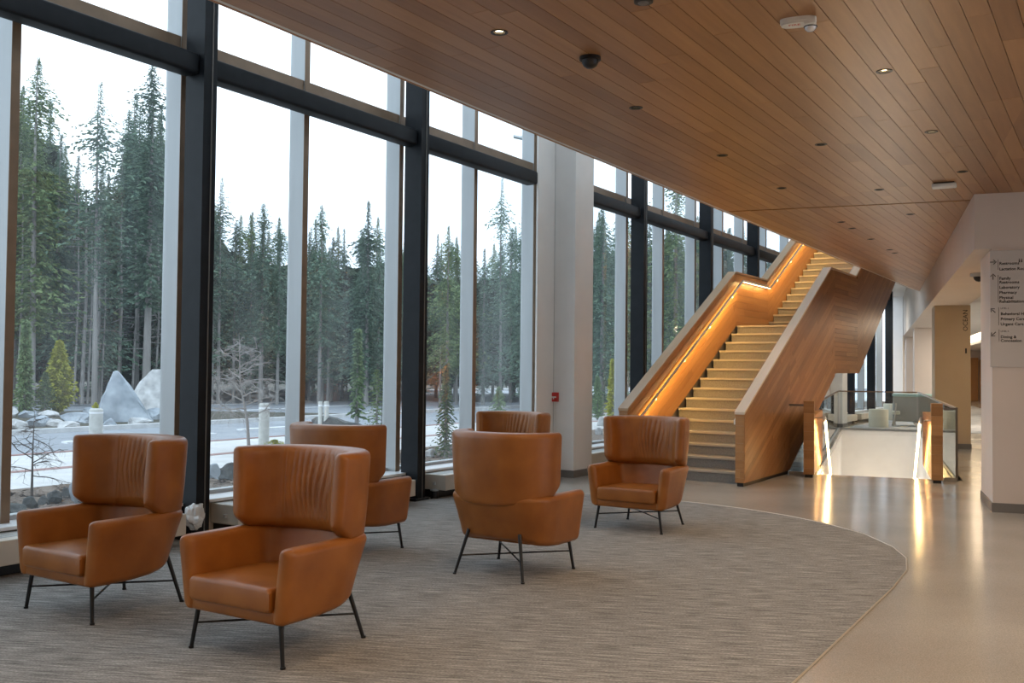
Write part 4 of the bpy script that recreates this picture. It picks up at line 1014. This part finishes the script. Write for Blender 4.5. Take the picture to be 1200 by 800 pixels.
def hull_rock(sil, base_y, seed, m, label, depth=.8):
    xs = [q[0] for q in sil]; c = pz((min(xs)+max(xs))/2, base_y, ZG); d = math.hypot(c.x, c.y); k = d/FPX; rg = random.Random(seed); xm = (min(xs)+max(xs))/2; W_ = (max(xs)-min(xs))/2
    rx = Vector((c.y, -c.x, 0)).normalized(); ry = Vector((c.x, c.y, 0)).normalized(); bm = bmesh.new()
    for x, y in sil:
        h = (base_y-y)*k; wloc = max(.12, 1-h/((base_y-min(q[1] for q in sil))*k+.01))*W_*k*depth
        for j in (-1, -.35, .3, 1): bm.verts.new(rx*((x-xm)*k*(1-.12*abs(j)+.04*rg.uniform(-1, 1)))+ry*(j*wloc*rg.uniform(.8, 1.1))+Z*(h*(1-.10*abs(j)*rg.random())-.1))
    bmesh.ops.convex_hull(bm, input=bm.verts[:]); 
    for v in [v for v in bm.verts if not v.link_faces]: bm.verts.remove(v)
    bmesh.ops.triangulate(bm, faces=bm.faces[:]); bmesh.ops.subdivide_edges(bm, edges=bm.edges[:], cuts=2, use_grid_fill=True)
    bmesh.ops.triangulate(bm, faces=bm.faces[:])
    for v in bm.verts: v.co += v.co.normalized()*(.10*noise.noise(v.co*1.6+Vector((seed, 0, 0)))+.05*noise.noise(v.co*4))
    vs = [c+v.co for v in bm.verts]; fs = [tuple(w.index for w in f.verts) for f in bm.faces]; bm.free()
    return tag(mesh_obj('boulder', vs, fs, m, None, origin=c), label, 'rock')
hull_rock([(116, 493), (119, 472), (127, 448), (133, 434), (138, 433), (143, 440), (147, 450), (158, 463), (170, 478), (180, 493)], 493, 3, M_rock, 'tall pointed blue-grey boulder beyond the left window')
hull_rock([(157, 480), (158, 456), (168, 442), (178, 434), (190, 433), (200, 445), (205, 480)], 480, 5, M_rock2, 'rounded pale boulder half hidden by the first column')
rock_px(362, 420, 485, 512, ZG, 8, M_rockd, 'low grey-brown rock mound seen over the turned armchair')
rock_px(251, 292, 542, 562, ZG, 11, M_rockd, 'dark rock in the mulch bed behind the front armchair')
rock_px(240, 262, 543, 562, ZG, 12, M_rock, 'pale flat rock left of the dark one in the mulch bed')
NTH = 'first second third fourth fifth sixth seventh eighth ninth tenth eleventh twelfth thirteenth'.split()
nth = lambda i: NTH[i]
g = 'grey rocks edging the planted island'
RK = [(10, 34, 490, 503), (32, 56, 487, 500), (54, 74, 489, 500), (70, 108, 483, 496), (66, 92, 494, 502), (120, 136, 490, 500), (150, 176, 488, 498), (168, 190, 478, 492), (5, 20, 478, 490), (96, 112, 478, 486), (44, 66, 480, 489), (24, 43, 480, 490)]
for i, (x0_, x1_, yt, yb) in enumerate(RK):
    rock_px(x0_, x1_, yt, yb, ZG, 20+i, [M_rock2, M_rock][i % 2], 'grey rock edging the planted island, %s from the left' % nth(sorted(q[0] for q in RK).index(x0_)), g)
g = 'dark rocks in the bed outside the left window'
for i, (x0_, x1_, yt, yb) in enumerate([(8, 30, 588, 606), (24, 42, 582, 598), (44, 58, 580, 592), (54, 74, 575, 590), (72, 84, 571, 584), (82, 98, 560, 590), (96, 110, 592, 604)]):
    rock_px(x0_, x1_, yt, yb, ZG, 40+i, M_rockd if i != 5 else M_rock, 'small dark rock in the bed outside the left window, %s from the left' % nth(i), g)
g = 'pale rocks in the bed right of the steel column'
for i, (x0_, x1_, yt, yb) in enumerate([(498, 514, 524, 536), (512, 524, 520, 530), (700, 712, 488, 500), (696, 706, 500, 510), (710, 722, 496, 506)]):
    rock_px(x0_, x1_, yt, yb, ZG, 60+i, M_rock2, ['pale rock seen low beside the second dark column', 'pale rock just right of the one beside the second dark column', 'pale rock right of the white column, upper one', 'pale rock right of the white column, lower left one', 'pale rock right of the white column, lower right one'][i], g)
# ground cover by the bollard
# bollards
def bollard(x, yb, yt, w, label):
    c = pz(x, yb, ZG); d = math.hypot(c.x, c.y); h = (yb-yt)*d/FPX; rr = w*d/FPX/2
    r = thing('bollard', c, 0, label, 'bollard')
    autosmooth(MB().disc_stack(c, [(rr, 0), (rr, h-.03), (rr*.8, h)], 20).obj('post', M_bollard, r), 35)
    MB().disc_stack(c+Z*(h*.86), [(rr*1.03, 0), (rr*1.03, h*.05)], 20).obj('band', M_line, r)
bollard(112, 520, 482, 14, 'grey bollard beyond the left armchair'); bollard(309, 522, 474, 12, 'weathered bollard behind the bare tree')
bollard(375, 512, 471, 5, 'slim pale bollard beyond the low rock mound'); bollard(382, 512, 471, 6, 'stout pale bollard next to the slim one')
tag(MB().box(lambda u, v, d: pz(387, 469, ZG)+Vector((u, v, d)), -.42, .42, -.3, .3, 0, .85).obj('utility_box', mat('brown_box', (.16, .075, .05), .8)), 'small brown utility box at the forest edge', 'box')
# street lamp
c = pd(628, 300, 44); c.z = 0
r = thing('street_lamp', (c.x, c.y, ZG), 0, 'street lamp whose head shows above the trees by the white column', 'lamp')
hd_ = pd(604, 160.5, 44); hz = pd(616, 163, 44)
MB().tube([(c.x, c.y, ZG), (c.x, c.y, hz.z-.1)], .09, 8, .06).obj('pole', M_alu, r)
MB().tube([(c.x, c.y, hz.z-.1), hz+Z*.12, hd_.lerp(hz, .5)+Z*.06], .05, 8).obj('arm', M_alu, r)
rr_ = thing; o = MB(); dX = (hz-hd_).normalized(); dY = Z.cross(dX)
o.bbox(lambda u, v, d: hd_+dX*u+dY*v+Z*d, -.1, .75, -.16, .16, -.05, .06, .03, 2).obj('lamp_head', M_alu, r)
# trees --------------------------------------------------------
def conifer_mesh(seed, spread, nb, sprays, dens_lo, leaf, droop, name, sz=1.0, even=0):
    rg = random.Random(seed); vs, fs = [], []
    for i in range(nb):
        h = dens_lo+(1-dens_lo)*(i/nb)**.9*.985; az = i*2.39996+rg.uniform(-.5, .5)
        Lb = spread*((1-h)/(1-dens_lo))**.85*(rg.uniform(.75, 1.15) if even else rg.uniform(.35, 1.25)*(.75+.4*math.sin(h*23+seed)))+.004
        if h < dens_lo+.12: Lb *= rg.uniform(.4, 1)
        for j in range(sprays):
            f = (j+.6)/sprays*rg.uniform(.9, 1.08); rad = Lb*f
            z = h+Lb*(.22*f-droop*f*f)+rg.uniform(-.006, .006)
            a2 = az+rg.uniform(-.25, .25)*f
            c = Vector((math.cos(a2)*rad, math.sin(a2)*rad, z))
            for q in range(3):
                s_ = .66*leaf*rg.uniform(.6, 1.4)*(1.1-.45*f)*sz*(1 if even else min(1, .18+Lb/spread*1.6))
                d = Vector((math.cos(a2+rg.uniform(-1.1, 1.1)), math.sin(a2+rg.uniform(-1.1, 1.1)), rg.uniform(-.55, .15))).normalized()
                n_ = Vector((rg.gauss(0, 1), rg.gauss(0, 1), rg.gauss(0, 1.)+.6)).normalized(); w = d.cross(n_).normalized()*s_*.22
                b = len(vs); vs += [c-d*s_*.4, c+w+d*s_*.1, c+d*s_*.8-Z*s_*.12, c-w+d*s_*.1]; fs.append((b, b+1, b+2, b+3))
    return vs, fs
def trunk_mesh(seed, r0, lean=0, stubs=14):
    rg = random.Random(seed); m = MB(); m.tube([(0, 0, -.02), (lean*.3, 0, .3), (lean*.6, .003, .65), (lean, 0, .985)], [r0*1.15, r0*.85, r0*.5, r0*.08], 8)
    for i in range(stubs):
        h = rg.uniform(.1, .6); a = rg.uniform(0, 6.28); l_ = rg.uniform(.02, .07)
        m.tube([(lean*h, 0, h), (lean*h+math.cos(a)*l_, math.sin(a)*l_, h-.01+rg.uniform(0, .02))], r0*.16, 4, r0*.04)
    return m.v, m.f
protos = []
kinds = [('tall_conifer', dict(spread=.23, nb=300, sprays=12, dens_lo=.28, leaf=.028, droop=.55), M_fir, .0095),
         ('tall_conifer', dict(spread=.28, nb=330, sprays=13, dens_lo=.20, leaf=.028, droop=.7), M_fir2, .010),
         ('tall_conifer', dict(spread=.20, nb=210, sprays=9, dens_lo=.36, leaf=.026, droop=.5), M_fir, .008),
         ('tall_conifer', dict(spread=.25, nb=330, sprays=13, dens_lo=.06, leaf=.032, droop=.6), M_fir, .011)]
def tree_proto(i, nm, kw, lm, tr):
    r = thing(nm, (0, 0, 0), 0); v, f = conifer_mesh(100+i, name=nm, **kw); mesh_obj('foliage', v, f, lm, r)
    v, f = trunk_mesh(200+i, tr, random.Random(i).uniform(-.01, .01)); mesh_obj('trunk', v, f, M_bark, r); return r
for i, k in enumerate(kinds): protos.append(tree_proto(i, *k))
used = [False]*4
def put_tree(k, p, h, rz, label, group=None, sxy=1):
    if not used[k]:
        used[k] = True; r = protos[k]; r.location = p; r.rotation_euler = (0, 0, rz); r.scale = (h*sxy, h*sxy, h); return tag(r, label, 'tree', group)
    return copy_tree(protos[k], p, rz, (h*sxy, h*sxy, h), label=label, cat='tree', group=group)
def ht(x, yt, d):   # tree height so its top lands at pixel row yt
    return pd(x, yt, d).z-ZG
for k, x, d, yt, sxy, lab in [(1, 38, 44, 62, 1.0, 'tall conifer filling the left part of the first window'), (2, 112, 43, 92, 1.0, 'thin sparse conifer in the gap of the first window'),
                         (0, 172, 43, 72, 1.15, 'tall blue-green conifer at the right of the first window'), (2, 257, 46, 205, 1.0, 'slim conifer top right of the first dark column'),
                         (3, 430, 44, 232, 1.1, 'dense conifer right in the third window pane'), (0, 375, 46, 238, 1.0, 'conifer left in the third window pane'), (0, 306, 46, 236, 1.1, 'conifer in the second window pane, behind the bare tree'),
                         (2, 587, 46, 205, .8, 'spire-topped conifer standing alone above the others near the white column'), (1, 524, 44, 262, 1.0, 'conifer beyond the window right of the second dark column'), (3, 612, 43, 240, .9, 'dense conifer next to the white column'),
                         (3, 705, 36, 225, 1.0, 'dark conifer just right of the white column'), (1, 792, 38, 175, 1.1, 'tall conifer between the columns behind the staircase'), (1, 870, 42, 262, 1.0, 'conifer top left of the stair landing')]:
    p = pd(x, 400, d); p.z = ZG; put_tree(k, p, ht(x, yt, d), x*.7, lab, None, sxy)
SKD = 9
sky_x = [(-300, 60), (0, 90), (60, 120), (80, 185), (130, 185), (150, 110), (200, 120), (235, 200), (262, 240), (310, 258), (350, 262), (400, 262), (460, 258), (500, 272), (550, 282), (575, 275), (620, 262), (700, 248), (760, 240), (850, 262), (950, 300), (1060, 330), (1300, 300)]
def skyl(x):
    for (a, ya), (b, yb) in zip(sky_x, sky_x[1:]):
        if a <= x <= b: return ya+(yb-ya)*(x-a)/(b-a)-SKD
    return 250
rt = random.Random(11)
G_ = 'conifers of the dark forest across the road'
for row, (d, step_, dy) in enumerate([(47, 29, 12), (51, 28, 4), (56, 34, 6), (63, 40, 0)]):
    x = -330+row*13
    while x < 930:
        xx = x+rt.uniform(-12, 12); dd = d+rt.uniform(-1.5, 1.5); p = pd(xx, 400, dd)
        if xx > 640: dd = dd*(1-.12*min(1, (xx-640)/200)); p = pd(xx, 400, dd)
        p.z = ZG; yt = skyl(xx)+dy+abs(rt.gauss(0, 13))
        if row == 1 and 60 < xx < 140: yt += 40
        k = rt.choice([0, 1, 1, 3, 3, 3] if row > 1 else [0, 1, 2, 2, 0, 3]); put_tree(k, p, max(5, ht(xx, yt, dd)), rt.uniform(0, 6), 'green conifer in the massed forest behind the front trees', G_, rt.uniform(.8, 1.1))
        x += step_*rt.uniform(.75, 1.25)
# dense backdrop of the forest: young growth nobody could count
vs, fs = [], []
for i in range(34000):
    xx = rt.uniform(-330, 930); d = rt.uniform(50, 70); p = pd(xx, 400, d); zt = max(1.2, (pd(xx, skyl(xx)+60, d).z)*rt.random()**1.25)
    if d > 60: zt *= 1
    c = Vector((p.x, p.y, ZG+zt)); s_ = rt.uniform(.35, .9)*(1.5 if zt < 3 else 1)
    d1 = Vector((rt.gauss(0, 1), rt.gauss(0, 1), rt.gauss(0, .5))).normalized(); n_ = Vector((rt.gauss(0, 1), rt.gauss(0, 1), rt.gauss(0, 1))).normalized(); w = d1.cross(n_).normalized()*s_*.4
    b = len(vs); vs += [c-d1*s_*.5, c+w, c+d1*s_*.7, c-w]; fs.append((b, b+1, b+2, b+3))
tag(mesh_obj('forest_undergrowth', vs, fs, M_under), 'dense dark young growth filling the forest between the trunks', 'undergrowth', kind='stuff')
# bare trunks at the forest edge
for i, (x, w) in enumerate([(22, 3), (37, 3), (88, 3), (97, 5), (104, 3), (113, 4), (120, 2), (139, 4), (156, 3), (183, 3)]):
    p = pd(x, 400, 44.5+i*.2); p.z = ZG; rr = w*44/FPX/2; h = ht(x, 190+i*9, 44)
    m = MB().tube([p, p+Z*h*.5+Vector((.1, 0, 0)), p+Z*h], rr, 8, rr*.4)
    for q in range(10):
        a = rt.uniform(0, 6.28); z_ = h*rt.uniform(.3, .95); m.tube([p+Z*z_, p+Z*(z_+rt.uniform(-.3, .3))+Vector((math.cos(a), math.sin(a), 0))*rt.uniform(.5, 1.5)], .025, 4, .008)
    r = thing('dead_conifer', p, 0, 'pale bare conifer trunk at the forest edge in the first window, %s from the left' % nth(i), 'tree', 'bare trunks at the forest edge')
    m.obj('trunk', M_bark, r)
# garden shrubs
def shrub(name, x, yb, yt, wpx, lm, label, seed, z=ZG, nb=110, spr=9, leaf=.085, droop=.1, lo=.04, trk=.02, cat='shrub'):
    c = pz(x, yb, z); d = math.hypot(c.x, c.y); h = (yb-yt)*d/FPX; w = wpx*d/FPX/2
    r = thing(name, c, 0, label, cat); v, f = conifer_mesh(seed, spread=w/h*.95, nb=nb, sprays=spr, dens_lo=lo, leaf=leaf, droop=droop, name=name, even=1)
    v = [c+q*h for q in v]; mesh_obj('foliage', v, f, lm, r); v, f = trunk_mesh(seed, trk, 0, 0); mesh_obj('trunk', [c+Vector(q)*h for q in v], f, M_bark, r)
shrub('yellow_cypress', 68, 485, 406, 44, M_yel, 'yellow-green cypress shrub beyond the first window', 31, nb=240, spr=13, leaf=.085, droop=-.35)
shrub('weeping_conifer', 28, 486, 385, 26, M_lgr, 'narrow weeping green conifer left of the yellow shrub', 32, droop=1.6, leaf=.08, nb=140)
shrub('low_shrub', 52, 486, 440, 36, M_fir2, 'dark green low shrub behind the yellow one', 33)
shrub('low_shrub', 112, 470, 452, 24, M_fir2, 'small green shrub at the forest edge beside the pointed boulder', 34)
shrub('moss_mound', 112, 482, 472, 14, M_yel, 'small mossy mound left of the pointed boulder', 35, leaf=.2)
shrub('young_conifer', 418, 500, 385, 26, M_lgr, 'young blue-green conifer beside the third pane', 36, droop=.5, nb=90, spr=6, lo=.1)
shrub('young_conifer', 441, 520, 432, 52, M_fir2, 'young drooping conifer outside the pane left of the second dark column', 37, droop=.3, nb=60, spr=7, leaf=.06, lo=.12)
shrub('young_conifer', 522, 536, 425, 42, M_lgr, 'weeping young conifer right of the second dark column', 38, droop=1.1, nb=110, spr=8, leaf=.06)
shrub('young_conifer', 584, 505, 452, 50, M_lgr, 'pale feathery conifer low in the pane left of the white column', 39, nb=80, droop=.5)
shrub('low_shrub', 322, 526, 515, 50, M_yel, 'low yellow-green ground cover by the weathered bollard', 40, leaf=.25, nb=60)
shrub('young_conifer', 718, 500, 420, 22, M_yel, 'yellow-green shrub seen just left of the third dark column', 41, nb=110)
shrub('low_shrub', 700, 492, 440, 26, M_lgr, 'soft green shrub right of the white column', 42)
# bare trees
def bare_tree(p, h, seed, m, label, name, lean=.1, n0=9, spread=.5, rad=.03):
    rg = random.Random(seed); r = thing(name, p, 0, label, 'tree'); P = Vector(p)
    tk = [P, P+Vector((-.05*h*lean*4, 0, h*.25)), P+Vector((-lean*h*.8, 0, h*.55)), P+Vector((-lean*h, .02, h*.95))]
    MB().tube(tk, [rad, rad*.8, rad*.5, rad*.1], 8).obj('trunk', m, r)
    tw = MB()
    def grow(a, d, l_, rr, lv):
        pts = [a]; q = a.copy(); dd = d.copy()
        for k in range(4):
            dd = (dd+Vector((rg.gauss(0, .22), rg.gauss(0, .22), rg.gauss(.0, .16)-.05*lv))).normalized(); q = q+dd*l_/4; pts.append(q.copy())
        tw.tube(pts, rr, 4 if lv > 1 else 5, rr*.35, cap=False)
        if lv < 3:
            for k in range(5 if lv < 2 else 4):
                i = rg.randint(1, 4); a2 = rg.uniform(0, 6.28); d2 = (dd*.5+Vector((math.cos(a2), math.sin(a2), rg.uniform(-.3, .5)))*.8).normalized(); grow(pts[i], d2, l_*.55, rr*.5, lv+1)
    for k in range(n0):
        f = .36+.6*k/n0; i = min(2, int(f*3)); a = tk[i].lerp(tk[i+1], f*3-i); a2 = k*2.4+rg.uniform(-.4, .4)
        grow(a, Vector((math.cos(a2), math.sin(a2), rg.uniform(.1, .6))).normalized(), spread*h*(1.15-f*.8)*rg.uniform(.7, 1.1), rad*.42, 0 if h > 1.7 else 1)
    tw.obj('branches', m, r)
c = pz(292, 530, ZG); bare_tree(c, (530-388)*math.hypot(c.x, c.y)/FPX, 5, M_twig, 'leafless ornamental tree with a fine twiggy crown behind the front armchair', 'bare_tree', .10, 16, .42, .036)
c = pz(37, 588, ZG); bare_tree(c, (588-488)*math.hypot(c.x, c.y)/FPX, 9, M_twigd, 'thin leafless sapling right outside the left window', 'bare_sapling', .0, 12, .5, .018)
c = pz(447, 515, ZG); bare_tree(c, 1.2, 12, M_twigd, 'small dark twiggy stem beside the young conifer', 'bare_sapling', .0, 6, .4, .015)
# mulch bits
vs, fs = [], []
for i in range(9000):
    s_, t_ = rt.uniform(2, 20), rt.uniform(-12.2, -7.5); c = st(s_, t_, ZG+.01); a = rt.uniform(0, 6.28); l_ = rt.uniform(.03, .10); x_ = Vector((math.cos(a), math.sin(a), rt.uniform(-.2, .3)))*l_; y_ = Vector((-math.sin(a), math.cos(a), .1))*l_*.35
    b = len(vs); vs += [c-x_, c+y_, c+x_+Z*.01, c-y_+Z*.02]; fs += [(b, b+1, b+2), (b, b+2, b+3)]
tag(mesh_obj('bark_chips', vs, fs, M_mulch), 'loose bark chips in the planting bed outside', 'mulch', kind='stuff')
print('objects', len(bpy.data.objects), 'planks', n1, n2)
